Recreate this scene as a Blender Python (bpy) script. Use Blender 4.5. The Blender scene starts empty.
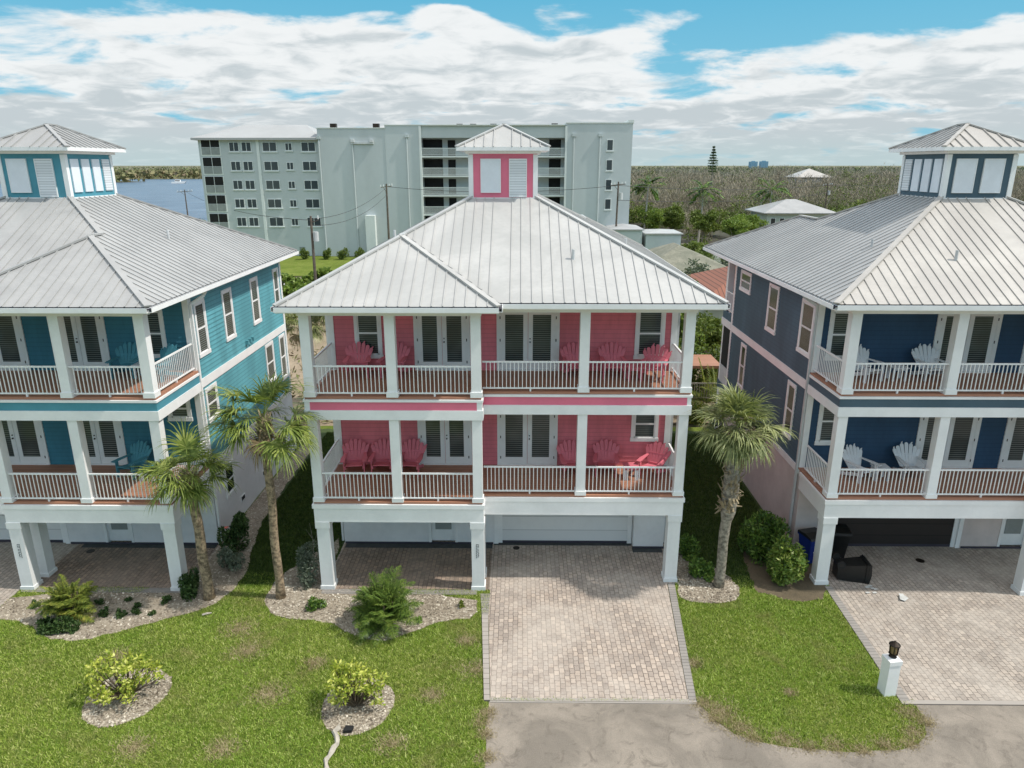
import bpy, bmesh, math, random
import numpy as np
from mathutils import Vector, Matrix
random.seed(7); rng = np.random.default_rng(11)
scn = bpy.context.scene
COL = scn.collection
R = math.radians
SUN_EL, SUN_AZ = R(55), R(-7)      # azimuth from +X
# ------------------------------------------------------------------ nodes / materials
class NT:
    def __init__(s, tree): s.t = tree; s.n = tree.nodes; s.l = tree.links
    def node(s, kind, **kw):
        n = s.n.new(kind)
        for k, v in kw.items(): setattr(n, k, v)
        return n
    def put(s, sock, v):
        if isinstance(v, bpy.types.NodeSocket): s.l.new(v, sock)
        elif isinstance(v, (tuple, list)) and sock.type == 'RGBA' and len(v) == 3: sock.default_value = (*v, 1)
        else: sock.default_value = v
    def math(s, op, a, b=0.0, c=None, clamp=False):
        n = s.node('ShaderNodeMath', operation=op); n.use_clamp = clamp
        s.put(n.inputs[0], a); s.put(n.inputs[1], b)
        if c is not None: s.put(n.inputs[2], c)
        return n.outputs[0]
    def mix(s, f, a, b, blend='MIX'):
        n = s.node('ShaderNodeMix', data_type='RGBA', blend_type=blend)
        s.put(n.inputs[0], f); s.put(n.inputs[6], a); s.put(n.inputs[7], b)
        return n.outputs[2]
    def noise(s, vec, scale, detail=4, rough=.55, dist=0):
        n = s.node('ShaderNodeTexNoise')
        if vec is not None: s.l.new(vec, n.inputs['Vector'])
        n.inputs['Scale'].default_value = scale; n.inputs['Detail'].default_value = detail
        n.inputs['Roughness'].default_value = rough; n.inputs['Distortion'].default_value = dist
        return n.outputs[0]
    def ss(s, x, a, b, lo=0.0, hi=1.0):
        n = s.node('ShaderNodeMapRange', interpolation_type='SMOOTHSTEP')
        s.put(n.inputs[0], x); s.put(n.inputs[1], a); s.put(n.inputs[2], b); s.put(n.inputs[3], lo); s.put(n.inputs[4], hi)
        return n.outputs[0]
    def mapping(s, vec, scale=(1,1,1), rot=(0,0,0)):
        n = s.node('ShaderNodeMapping'); s.l.new(vec, n.inputs[0])
        n.inputs['Scale'].default_value = scale; n.inputs['Rotation'].default_value = rot
        return n.outputs[0]
def new_mat(name):
    m = bpy.data.materials.new(name); m.use_nodes = True
    t = NT(m.node_tree); b = t.n['Principled BSDF']
    tc = t.node('ShaderNodeTexCoord')
    return m, t, b, tc.outputs['Object']
def scale_col(col, f): return tuple(max(0, c*f) for c in col)
def mat(name, col, rough=.6, var=.12, scale=1.5, bump=0.0, bscale=30, metal=0, spec=.35, streak=False, col2=None):
    m, t, b, oc = new_mat(name)
    v = t.mapping(oc, (1,1,.25)) if streak else oc
    n = t.noise(v, scale, 6, .6)
    f = t.ss(n, .3, .7)
    c = t.mix(f, scale_col(col2 or col, 1-var), scale_col(col, 1+var))
    n2 = t.noise(oc, scale*9, 3, .6)
    c = t.mix(t.ss(n2, .35, .75, 0, .5), c, t.mix(1.0, c, (1-var, 1-var, 1-var), 'MULTIPLY'))
    t.put(b.inputs['Base Color'], c)
    b.inputs['Roughness'].default_value = rough; b.inputs['Metallic'].default_value = metal
    b.inputs['Specular IOR Level'].default_value = spec
    if bump:
        bn = t.node('ShaderNodeBump'); bn.inputs['Strength'].default_value = bump; bn.inputs['Distance'].default_value = .02
        t.put(bn.inputs['Height'], t.noise(oc, bscale, 5, .65)); t.put(b.inputs['Normal'], bn.outputs[0])
    return m
def leaf_mat(name, cols, rough=.5, trans=.3, nscale=.6, straw=None):
    m, t, b, oc = new_mat(name)
    g = t.node('ShaderNodeNewGeometry')
    cr = t.node('ShaderNodeValToRGB'); e = cr.color_ramp.elements
    while len(e) < len(cols): e.new(.5)
    for i, c in enumerate(cols): e[i].position = i/(len(cols)-1); e[i].color = (*c, 1)
    n = t.noise(oc, nscale, 3)
    f = t.math('ADD', t.math('MULTIPLY', g.outputs['Random Per Island'], .95 if straw else .62), t.math('MULTIPLY_ADD', n, .9, -.44 if straw else -.28), clamp=True)
    t.put(cr.inputs[0], f)
    lc = cr.outputs[0]
    if straw:
        big = t.noise(oc, .75, 6, .65, .5); rp = g.outputs['Random Per Island']
        lc = t.mix(t.ss(t.math('MULTIPLY_ADD', rp, .12, big), .57, .78, 0, .75), lc, straw)
        lc = t.mix(t.ss(t.noise(oc, .28, 4), .4, .62, 0, .45), lc, t.mix(1.0, lc, (.72, .95, .6), 'MULTIPLY'))
    t.put(b.inputs['Base Color'], lc); b.inputs['Roughness'].default_value = rough
    b.inputs['Specular IOR Level'].default_value = .25
    tr = t.node('ShaderNodeBsdfTranslucent'); t.put(tr.inputs[0], t.mix(1.0, lc, (1.2, 1.25, .6), 'MULTIPLY'))
    mx = t.node('ShaderNodeMixShader'); mx.inputs[0].default_value = trans
    t.l.new(b.outputs[0], mx.inputs[1]); t.l.new(tr.outputs[0], mx.inputs[2])
    t.l.new(mx.outputs[0], t.n['Material Output'].inputs[0])
    return m
def pane_mat(name, dark, light, freq=14.0, strength=.8):
    m, t, b, oc = new_mat(name)
    sp = t.node('ShaderNodeSeparateXYZ'); t.l.new(oc, sp.inputs[0])
    fr = t.math('FRACT', t.math('MULTIPLY', sp.outputs[2], freq))
    s = t.ss(fr, .45, .65)
    n = t.noise(oc, .9, 2)
    s = t.math('MULTIPLY', s, t.ss(n, .35, .6, .35, strength))
    t.put(b.inputs['Base Color'], t.mix(s, dark, light)); b.inputs['Roughness'].default_value = .12
    b.inputs['Specular IOR Level'].default_value = .6
    return m
def roof_mat(name, col, stain):
    m, t, b, oc = new_mat(name)
    n = t.noise(oc, .55, 7, .65, .6); n2 = t.noise(t.mapping(oc, (1, 1, 3)), 6, 5, .7)
    g = t.node('ShaderNodeNewGeometry')
    c = t.mix(t.ss(n, .35, .68), stain, col)
    c = t.mix(t.ss(n2, .45, .8, 0, .38), c, scale_col(stain, .8))
    c = t.mix(t.math('MULTIPLY', g.outputs['Random Per Island'], .18), c, scale_col(stain, .85))
    t.put(b.inputs['Base Color'], c); b.inputs['Roughness'].default_value = .42; b.inputs['Metallic'].default_value = 0.0
    bn = t.node('ShaderNodeBump'); bn.inputs['Strength'].default_value = .12; bn.inputs['Distance'].default_value = .03
    t.put(bn.inputs['Height'], t.noise(oc, 2.5, 3)); t.put(b.inputs['Normal'], bn.outputs[0])
    return m
def paver_mat(name, c1, c2, c3, dark):
    m, t, b, oc = new_mat(name)
    nz = t.node('ShaderNodeTexNoise'); t.l.new(oc, nz.inputs[0]); nz.inputs['Scale'].default_value = 5
    va = t.node('ShaderNodeVectorMath', operation='MULTIPLY_ADD')
    t.l.new(nz.outputs['Color'], va.inputs[0]); va.inputs[1].default_value = (.07, .07, 0); t.l.new(oc, va.inputs[2])
    def brick(w, h, ca, cb, off):
        k = t.node('ShaderNodeTexBrick'); k.offset = .5
        mp = t.node('ShaderNodeMapping'); t.l.new(va.outputs[0], mp.inputs[0]); mp.inputs['Location'].default_value = off
        mp.inputs['Rotation'].default_value = (0, 0, R(90))
        t.l.new(mp.outputs[0], k.inputs['Vector']); k.inputs['Scale'].default_value = 1
        k.inputs['Brick Width'].default_value = w; k.inputs['Row Height'].default_value = h
        k.inputs['Mortar Size'].default_value = .011; k.inputs['Mortar Smooth'].default_value = .3
        k.inputs['Color1'].default_value = (*ca, 1); k.inputs['Color2'].default_value = (*cb, 1); k.inputs['Mortar'].default_value = (*scale_col(dark, 1.05), 1)
        k.inputs['Bias'].default_value = 0
        return k
    k = brick(.20, .14, c1, c2, (0, 0, 0)); k2 = brick(.20, .14, (1, 1, 1), (.58, .56, .56), (.20*7, .14*4, 0))
    c = t.mix(.8, k.outputs[0], k2.outputs[0], 'MULTIPLY')
    n = t.noise(oc, .45, 6, .7, .5)
    c = t.mix(t.ss(n, .40, .66, 0, .6), c, c3)
    n1 = t.noise(oc, 1.6, 6, .7)
    c = t.mix(t.ss(n1, .5, .70, 0, .55), c, dark)
    c = t.mix(t.ss(t.noise(oc, 7, 5, .7), .45, .7, 0, .4), c, scale_col(dark, 1.2))
    n3 = t.noise(oc, 40, 3, .7)
    c = t.mix(t.ss(n3, .3, .8, 0, .35), c, scale_col(c3, 1.1))
    t.put(b.inputs['Base Color'], c); b.inputs['Roughness'].default_value = .85
    bn = t.node('ShaderNodeBump'); bn.inputs['Strength'].default_value = .5; bn.inputs['Distance'].default_value = .012
    t.put(bn.inputs['Height'], t.math('SUBTRACT', t.math('MULTIPLY', n3, .4), k.outputs['Fac'])); t.put(b.inputs['Normal'], bn.outputs[0])
    return m
def lawn_mat():
    m, t, b, oc = new_mat('lawn_grass')
    big = t.noise(oc, .35, 5, .6, .4); mid = t.noise(oc, 2.2, 5, .65); fine = t.noise(oc, 28, 5, .75)
    c = t.mix(t.ss(big, .35, .65), (.125, .18, .022), (.20, .25, .045))
    c = t.mix(t.ss(mid, .4, .75, 0, .6), c, (.235, .235, .08))
    c = t.mix(t.ss(fine, .35, .7, 0, .75), c, (.05, .075, .014))
    bp = t.noise(oc, .9, 6, .7, .2)
    c = t.mix(t.ss(bp, .62, .74, 0, .85), c, (.34, .27, .14))
    t.put(b.inputs['Base Color'], c); b.inputs['Roughness'].default_value = .9; b.inputs['Specular IOR Level'].default_value = .1
    bn = t.node('ShaderNodeBump'); bn.inputs['Strength'].default_value = .8; bn.inputs['Distance'].default_value = .04
    t.put(bn.inputs['Height'], fine); t.put(b.inputs['Normal'], bn.outputs[0])
    return m
def ground_mat(name, ca, cb, cc, s=.5, fine=12, bump=.5):
    m, t, b, oc = new_mat(name)
    a = t.noise(oc, s, 8, .65, .6); f = t.noise(oc, fine, 5, .75); w = t.noise(oc, s*4, 6, .7, 1.0)
    c = t.mix(t.ss(a, .35, .65), ca, cb); c = t.mix(t.ss(w, .5, .72, 0, .7), c, cc)
    c = t.mix(t.ss(f, .3, .75, 0, .45), c, scale_col(cc, .8))
    t.put(b.inputs['Base Color'], c); b.inputs['Roughness'].default_value = .92
    bn = t.node('ShaderNodeBump'); bn.inputs['Strength'].default_value = bump; bn.inputs['Distance'].default_value = .02
    t.put(bn.inputs['Height'], f); t.put(b.inputs['Normal'], bn.outputs[0])
    return m
def stripes_mat(name, ca, cb, width, axis=2, frac=.08, rough=.6, gap=.35):
    m, t, b, oc = new_mat(name)
    sp = t.node('ShaderNodeSeparateXYZ'); t.l.new(oc, sp.inputs[0])
    q = t.math('DIVIDE', sp.outputs[axis], width)
    fr = t.math('FRACT', q); fl = t.math('FLOOR', q)
    wn = t.node('ShaderNodeTexWhiteNoise'); wn.noise_dimensions = '1D'; t.l.new(fl, wn.inputs['W'])
    c = t.mix(t.math('MULTIPLY', wn.outputs[0], .45), ca, scale_col(ca, .62))
    c = t.mix(t.ss(t.noise(oc, 3, 5, .7), .4, .75, 0, .4), c, cb)
    c = t.mix(t.ss(fr, frac, frac+.03, 1, 0), c, scale_col(cb, gap))
    t.put(b.inputs['Base Color'], c); b.inputs['Roughness'].default_value = rough
    return m
M = {}
def lap_mat(name, col, line=.25):
    m, t, b, oc = new_mat(name)
    sp = t.node('ShaderNodeSeparateXYZ'); t.l.new(oc, sp.inputs[0])
    q = t.math('DIVIDE', t.math('SUBTRACT', sp.outputs[2], 3.1), .15); fr = t.math('FRACT', q)
    wn = t.node('ShaderNodeTexWhiteNoise'); wn.noise_dimensions = '1D'; t.l.new(t.math('FLOOR', q), wn.inputs['W'])
    n = t.noise(t.mapping(oc, (1, 1, .3)), 1.1, 6, .65)
    c = t.mix(t.ss(n, .35, .7), scale_col(col, .82), scale_col(col, 1.12))
    c = t.mix(t.ss(t.noise(t.mapping(oc, (5, 5, .5)), 1.6, 5, .7), .5, .8, 0, .22), c, scale_col(col, .6))
    c = t.mix(t.math('MULTIPLY', wn.outputs[0], .15), c, scale_col(col, .7))
    c = t.mix(t.ss(fr, .10, .20, line, 0), c, scale_col(col, .35))  # shadow under each lap edge painted in as a dark line
    t.put(b.inputs['Base Color'], c); b.inputs['Roughness'].default_value = .6; b.inputs['Specular IOR Level'].default_value = .3
    return m
M['pink_lap'] = lap_mat('pink_lap_siding', (.74, .20, .24)); M['teal_lap'] = lap_mat('teal_shaded_siding', (.048, .20, .275))  # teal front darkened in colour for the shade on it
M['teal_sunlit'] = lap_mat('teal_sunlit_siding', (.115, .355, .41), .5)  # same teal paint as the front, sunlight put into its colour
M['navy_lap'] = lap_mat('navy_lap_siding', (.032, .082, .155)); M['navy_side_lap'] = lap_mat('navy_greyed_side_siding', (.066, .122, .16))  # second one is the same navy paint, side light put into its colour
M['white'] = mat('white_paint', (.80, .80, .79), .5, .05, 1.2)
M['white_soil'] = mat('weathered_white_paint', (.75, .76, .75), .55, .08, .8, streak=True)
M['stucco'] = mat('white_stucco', (.74, .735, .73), .8, .07, .7, bump=.25, bscale=60)
M['stucco_tan'] = mat('beige_stucco', (.60, .52, .49), .8, .1, .7, bump=.25, bscale=60)
M['pink'] = mat('pink_paint', (.68, .175, .22), .55, .07, 1.5)
M['pink_band'] = mat('pink_fascia_paint', (.72, .175, .26), .5, .05, 1.5)
M['teal'] = mat('teal_paint', (.075, .27, .34), .55, .08, 1.5)
M['navy'] = mat('navy_paint', (.022, .066, .145), .55, .07, 1.5)
M['slate'] = mat('slate_blue_paint', (.066, .112, .145), .6, .07, 1.0)
M['roof_white'] = roof_mat('pale_metal_roof', (.485, .475, .455), (.395, .39, .375))
M['roof_grey'] = roof_mat('grey_metal_roof', (.385, .38, .37), (.315, .312, .305))
M['roof_tan'] = roof_mat('chalky_metal_roof', (.475, .445, .405), (.385, .36, .33))
M['deck'] = stripes_mat('redwood_deck', (.40, .19, .115), (.27, .13, .085), .14, 1, .07)
M['pane'] = pane_mat('window_glass_with_blinds', (.018, .032, .032), (.16, .195, .185))
M['pane_plain'] = pane_mat('dark_window_glass', (.012, .018, .022), (.05, .06, .06), 3.0, .4)
M['pane_door'] = pane_mat('door_glass', (.03, .042, .04), (.20, .215, .20), 13.0, .9)
M['pane_far'] = leaf_mat('apartment_window_glass', [(.01, .014, .018), (.03, .045, .055), (.07, .085, .09), (.22, .23, .21)], .15, 0, .15)
M['dark'] = mat('dark_void', (.012, .012, .012), .8, .2)
M['dark_metal'] = mat('oil_bronze_metal', (.03, .022, .016), .4, .2, metal=.6)
M['gutter_in'] = mat('gutter_shade_and_threshold_paint', (.05, .045, .06), .6)  # painted shade for gutter insides, also colours the dark threshold strip
M['garage'] = stripes_mat('white_panel_garage_door', (.76, .76, .75), (.66, .66, .66), .53, 2, .03, .6, .7)
M['garage_dark'] = stripes_mat('dark_brown_garage_door', (.022, .016, .014), (.012, .01, .009), .45, 2, .05)
M['louver'] = stripes_mat('white_louver_slats', (.74, .76, .78), (.66, .69, .72), .085, 2, .18, .5, .62)
M['panel_white'] = mat('flat_white_shutter_paint', (.72, .75, .79), .5, .05)
M['pipe'] = mat('grey_pipe', (.55, .56, .56), .5)
M['copper'] = mat('copper_lantern', (.30, .12, .06), .35, .2, metal=.8)
M['text'] = mat('black_lettering', (.04, .05, .05), .6)
M['lawn'] = lawn_mat()
M['soil'] = ground_mat('scrub_ground', (.16, .15, .075), (.085, .10, .04), (.22, .18, .11), .05, 1.5)
M['wood_floor'] = ground_mat('woodland_floor_painted_shade', (.05, .045, .028), (.035, .04, .02), (.07, .06, .04), .05, 1.0)  # shade between the trees put into this ground colour
M['sand'] = ground_mat('sandy_ground', (.34, .265, .185), (.25, .19, .125), (.15, .12, .07), .3, 5)
M['gravel'] = ground_mat('shell_gravel', (.42, .36, .28), (.31, .26, .195), (.17, .135, .10), .8, 38, 1.0)
M['mulch'] = ground_mat('brown_mulch', (.15, .115, .07), (.11, .085, .05), (.07, .055, .035), .8, 25, .8)
M['asphalt'] = ground_mat('bleached_asphalt', (.36, .31, .255), (.23, .20, .165), (.13, .11, .088), .6, 60, .9)
M['street'] = ground_mat('grey_street', (.34, .34, .33), (.28, .28, .27), (.2, .2, .2), .2, 6)
M['paver'] = paver_mat('tumbled_pavers', (.52, .42, .34), (.37, .31, .265), (.51, .45, .39), (.20, .165, .14))
M['paver_cool'] = paver_mat('weathered_pavers', (.46, .385, .315), (.35, .30, .255), (.47, .42, .365), (.19, .165, .14))
M['paver_edge'] = stripes_mat('grey_edging_pavers', (.30, .275, .25), (.21, .195, .18), .13, 1, .08, .85)
M['paver_edge_pale'] = stripes_mat('pale_edging_pavers', (.40, .36, .32), (.30, .27, .24), .2, 1, .06, .85)
M['concrete'] = mat('concrete', (.45, .43, .40), .85, .15, 2, bump=.3)
M['trunk'] = mat('palm_bark', (.30, .225, .145), .9, .45, 9, bump=1.0, bscale=18, col2=(.17, .125, .085))
M['trunk_grey'] = mat('grey_bark', (.28, .25, .20), .9, .4, 8, bump=1.0, bscale=18, col2=(.19, .165, .13))
M['boot'] = mat('dry_palm_boots', (.30, .24, .15), .9, .35, 8, bump=.6)
M['dry_frond'] = leaf_mat('dry_brown_frond', [(.12, .085, .045), (.24, .18, .10), (.34, .27, .16)], .8, .1, 2)
M['stem'] = mat('woody_stem', (.12, .09, .06), .9, .2)
M['palm_leaf'] = leaf_mat('sabal_leaf', [(.04, .07, .015), (.13, .18, .035), (.26, .31, .07), (.46, .47, .17)], .42, .22, 1.1)
M['palm_leaf2'] = leaf_mat('dusty_palm_leaf', [(.06, .085, .03), (.17, .20, .08), (.31, .335, .14), (.52, .53, .30)], .45, .22, 1.0)
M['areca_leaf'] = leaf_mat('areca_leaf', [(.02, .045, .010), (.075, .13, .024), (.15, .22, .04), (.25, .29, .065)], .45, .25, 2.0)
M['areca_leaf2'] = leaf_mat('yellowing_areca_leaf', [(.03, .055, .012), (.11, .155, .026), (.24, .27, .05), (.42, .36, .08)], .45, .25, 2.0)
M['croton_leaf'] = leaf_mat('yellow_variegated_leaf', [(.05, .11, .015), (.26, .33, .04), (.52, .54, .10), (.74, .72, .34)], .45, .25, 3.0)
M['shrub_leaf'] = leaf_mat('glossy_shrub_leaf', [(.02, .05, .010), (.065, .13, .025), (.15, .24, .045), (.28, .34, .09)], .4, .2, 1.5)
M['clusia_leaf'] = leaf_mat('round_shrub_leaf', [(.03, .07, .014), (.10, .17, .03), (.22, .29, .06), (.44, .46, .15)], .4, .2, 1.8)
M['sage_leaf'] = leaf_mat('silver_shrub_leaf', [(.05, .075, .045), (.11, .14, .10), (.18, .21, .155), (.26, .29, .22)], .6, .2, 1.5)
M['dark_leaf'] = leaf_mat('dark_ground_plant_leaf', [(.015, .035, .010), (.04, .08, .022), (.08, .13, .04), (.14, .18, .07)], .45, .15, 2)
M['hedge_leaf'] = leaf_mat('seagrape_leaf', [(.05, .09, .018), (.12, .185, .035), (.21, .28, .06), (.32, .37, .11)], .5, .25, .5)
M['tree_leaf'] = leaf_mat('broadleaf_tree_leaf', [(.04, .07, .015), (.10, .145, .03), (.18, .225, .055), (.28, .31, .10)], .5, .25, .3)
M['grass_blade'] = leaf_mat('grass_blade', [(.045, .085, .010), (.20, .30, .036), (.37, .46, .08), (.70, .68, .30)], .6, .25, 7, straw=(.40, .335, .17))
M['dirt'] = ground_mat('bare_dirt', (.27, .225, .125), (.20, .175, .08), (.15, .14, .06), 1.2, 30, .8)
M['twig'] = leaf_mat('bare_twigs', [(.15, .125, .085), (.245, .21, .15), (.33, .29, .215), (.44, .395, .315)], .9, .0, .09)
M['wood_leaf'] = leaf_mat('woodland_leaf', [(.045, .07, .018), (.09, .13, .028), (.15, .195, .042), (.23, .26, .07)], .7, .15, .09)
M['far_twig'] = leaf_mat('haze_tinted_twigs', [(.15, .14, .10), (.25, .235, .175), (.34, .315, .25), (.46, .43, .36)], .9, .0, .03)  # distance haze put into this twig colour and the leaf colour below
M['far_wood_leaf'] = leaf_mat('haze_tinted_leaf', [(.07, .095, .05), (.12, .155, .07), (.18, .215, .09), (.26, .28, .14)], .9, .0, .03)
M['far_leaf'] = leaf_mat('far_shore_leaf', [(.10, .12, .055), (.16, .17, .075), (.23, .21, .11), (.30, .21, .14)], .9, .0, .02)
M['condo'] = mat('pale_seafoam_render', (.485, .525, .525), .8, .06, .15, streak=True)
M['condo_dark'] = mat('dark_seafoam_render', (.20, .23, .21), .8, .1, .3)  # darker render tone for the base vent
M['condo_trim'] = mat('condo_white_trim', (.66, .69, .67), .7, .05, .5)
M['condo_roof'] = mat('condo_membrane_roof', (.36, .365, .365), .7, .06, .2)
M['screen'] = mat('grey_screen_panel', (.26, .28, .27), .7, .1)
M['pole'] = mat('creosote_pole', (.13, .105, .085), .9, .25, 4, bump=.5)
M['wire'] = mat('black_cable', (.05, .05, .05), .7)
M['shingle'] = ground_mat('grey_green_shingles', (.17, .175, .13), (.27, .26, .20), (.12, .115, .085), .9, 6, .8)
M['clay'] = stripes_mat('orange_clay_tiles', (.27, .105, .065), (.2, .085, .055), .3, 0, .15, .8)
M['grey_wall'] = mat('grey_house_wall', (.30, .30, .30), .8, .1)
M['pale_green'] = mat('pale_green_wall', (.42, .48, .42), .8, .06)
M['far_blue'] = mat('hazy_tower', (.20, .36, .47), .9, .04)
M['turq'] = mat('turquoise_plastic', (.08, .42, .40), .5)
M['chair_white'] = mat('white_poly_lumber', (.72, .74, .76), .5, .05)
M['bin_black'] = mat('black_bin_plastic', (.012, .013, .013), .38, .2)
M['bin_blue'] = mat('blue_bin_plastic', (.012, .035, .22), .4, .15)
M['rubber'] = mat('rubber', (.015, .015, .015), .8)
M['paper'] = mat('paper', (.50, .50, .48), .8, .1, 8)
M['bark_pale'] = mat('pale_debris_wood', (.42, .38, .32), .9, .2, 6, bump=.5)
M['flower'] = mat('coral_flower', (.65, .14, .10), .6)
M['stone'] = leaf_mat('pebbles', [(.06, .045, .033), (.26, .215, .16), (.50, .44, .35), (.76, .71, .61)], .8, 0, 1)
M['glasslamp'] = mat('amber_lamp_glass', (.25, .17, .08), .15, .1)
# ------------------------------------------------------------------ mesh builder
class MB:
    def __init__(s, m=1): s.v = []; s.f = []; s.m = m
    def poly(s, pts):
        i = len(s.v); s.v += [tuple(p) for p in pts]; s.f.append(tuple(range(i, i+len(pts)))); return s
    def box(s, x0, x1, y0, y1, z0, z1, taper=0):
        if x0 > x1: x0, x1 = x1, x0
        if y0 > y1: y0, y1 = y1, y0
        i = len(s.v); t = taper
        s.v += [(x0,y0,z0),(x1,y0,z0),(x1,y1,z0),(x0,y1,z0),(x0+t,y0+t,z1),(x1-t,y0+t,z1),(x1-t,y1-t,z1),(x0+t,y1-t,z1)]
        s.f += [(i,i+3,i+2,i+1),(i+4,i+5,i+6,i+7),(i,i+1,i+5,i+4),(i+1,i+2,i+6,i+5),(i+2,i+3,i+7,i+6),(i+3,i,i+4,i+7)]
        return s
    def bar(s, p, q, w, h, up=(0,0,1), w2=None, h2=None):
        p = Vector(p); q = Vector(q); d = (q-p).normalized(); up = Vector(up)
        sd = d.cross(up)
        if sd.length < 1e-4: sd = d.cross(Vector((1,0,0)))
        sd.normalize(); u = sd.cross(d).normalized()
        i = len(s.v)
        for c, a, b in ((p, w, h), (q, w2 or w, h2 or h)):
            for sx, sz in ((-1,-1),(1,-1),(1,1),(-1,1)): s.v.append(tuple(c + sd*sx*a/2 + u*sz*b/2))
        s.f += [(i,i+1,i+2,i+3),(i+7,i+6,i+5,i+4)] + [(i+k, i+4+k, i+4+(k+1)%4, i+(k+1)%4) for k in range(4)]
        return s
    def tube(s, pts, rads, n=8, cap=True):
        pts = [Vector(p) for p in pts]
        if not isinstance(rads, (list, tuple)): rads = [rads]*len(pts)
        i0 = len(s.v); ref = Vector((0,0,1)) if abs((pts[-1]-pts[0]).normalized().z) < .75 else Vector((1,0,0))
        for k, p in enumerate(pts):
            d = (pts[min(k+1, len(pts)-1)] - pts[max(k-1, 0)]).normalized()
            a = d.cross(ref)
            if a.length < .05: a = d.cross(Vector((.3,1,.2)))
            a.normalize(); b = d.cross(a)
            for j in range(n):
                t = 2*math.pi*j/n; s.v.append(tuple(p + (a*math.cos(t)+b*math.sin(t))*rads[k]))
        for k in range(len(pts)-1):
            for j in range(n):
                a = i0+k*n+j; b = i0+k*n+(j+1)%n; s.f.append((a, b, b+n, a+n))
        if cap:
            s.f.append(tuple(i0+j for j in range(n))); s.f.append(tuple(i0+(len(pts)-1)*n+j for j in reversed(range(n))))
        return s
    def prism(s, outline, fn, thick):      # outline 2d -> fn(u, v, w) -> 3d
        n = len(outline); i = len(s.v)
        s.v += [tuple(fn(u, v, 0)) for u, v in outline] + [tuple(fn(u, v, thick)) for u, v in outline]
        s.f += [tuple(i+k for k in range(n)), tuple(i+n+k for k in reversed(range(n)))]
        s.f += [(i+k, i+n+k, i+n+(k+1)%n, i+(k+1)%n) for k in range(n)]
        return s
    def build(s, name, m, parent=None, smooth=False, loc=None):
        me = bpy.data.meshes.new(name)
        me.from_pydata([(x*s.m, y, z) for x, y, z in s.v], [], s.f)
        bm = bmesh.new(); bm.from_mesh(me); bmesh.ops.recalc_face_normals(bm, faces=bm.faces)
        if smooth:
            for f in bm.faces: f.smooth = True
        bm.to_mesh(me); bm.free()
        me.materials.append(m)
        o = bpy.data.objects.new(name, me); COL.objects.link(o)
        if parent: o.parent = parent
        if loc: o.location = loc
        return o
def quads(name, P, m, parent=None, loc=None):
    """P: (N,4,3) array of free quads."""
    P = np.asarray(P, dtype=np.float32); n = len(P)
    me = bpy.data.meshes.new(name)
    me.vertices.add(n*4); me.vertices.foreach_set('co', P.reshape(-1))
    me.loops.add(n*4); me.loops.foreach_set('vertex_index', np.arange(n*4, dtype=np.int32))
    me.polygons.add(n); me.polygons.foreach_set('loop_start', np.arange(0, n*4, 4, dtype=np.int32))
    try: me.polygons.foreach_set('loop_total', np.full(n, 4, dtype=np.int32))
    except Exception: pass
    me.update(calc_edges=True); me.validate()
    me.materials.append(m)
    o = bpy.data.objects.new(name, me); COL.objects.link(o)
    if parent: o.parent = parent
    if loc: o.location = loc
    return o
def rdir(n, zmin=-1, zmax=1):
    z = rng.uniform(zmin, zmax, n); a = rng.uniform(0, 2*np.pi, n); r = np.sqrt(np.maximum(0, 1-z*z))
    return np.stack([r*np.cos(a), r*np.sin(a), z], 1)
def leaves(C, L, W, D=None, flat=.5):
    """diamond leaves at centres C with half length L and half width W"""
    n = len(C)
    u = rdir(n) if D is None else D + rdir(n)*flat
    u /= np.linalg.norm(u, axis=1, keepdims=True)
    r = rdir(n); v = np.cross(u, r); v /= np.linalg.norm(v, axis=1, keepdims=True)+1e-6
    L = np.broadcast_to(np.asarray(L), (n,))[:, None]; W = np.broadcast_to(np.asarray(W), (n,))[:, None]
    return np.stack([C-u*L, C+v*W, C+u*L, C-v*W], 1)
def tag(o, label=None, cat=None, group=None, kind=None):
    if label: o['label'] = label
    if cat: o['category'] = cat
    if group: o['group'] = group
    if kind: o['kind'] = kind
    return o
def thing(name, label, cat, loc=(0,0,0), rz=0, group=None):
    o = bpy.data.objects.new(name, None); COL.objects.link(o); o.empty_display_size = .3
    o.location = loc; o.rotation_euler = (0, 0, rz)
    return tag(o, label, cat, group)
CH = {}
def dup(root, loc, rz, label, group=None):
    def kids(o): return [c for c in COL.objects if c.parent == o]
    r = root.copy(); COL.objects.link(r); r.location = loc; r.rotation_euler = (0, 0, rz); r['label'] = label
    if group: r['group'] = group
    for c in kids(root):
        if c == r: continue
        d = c.copy(); COL.objects.link(d); d.parent = r
        for g in kids(c):
            e = g.copy(); COL.objects.link(e); e.parent = d
    return r
def struct(mb, name, m):
    return tag(mb.build(name, m), kind='structure')

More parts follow.
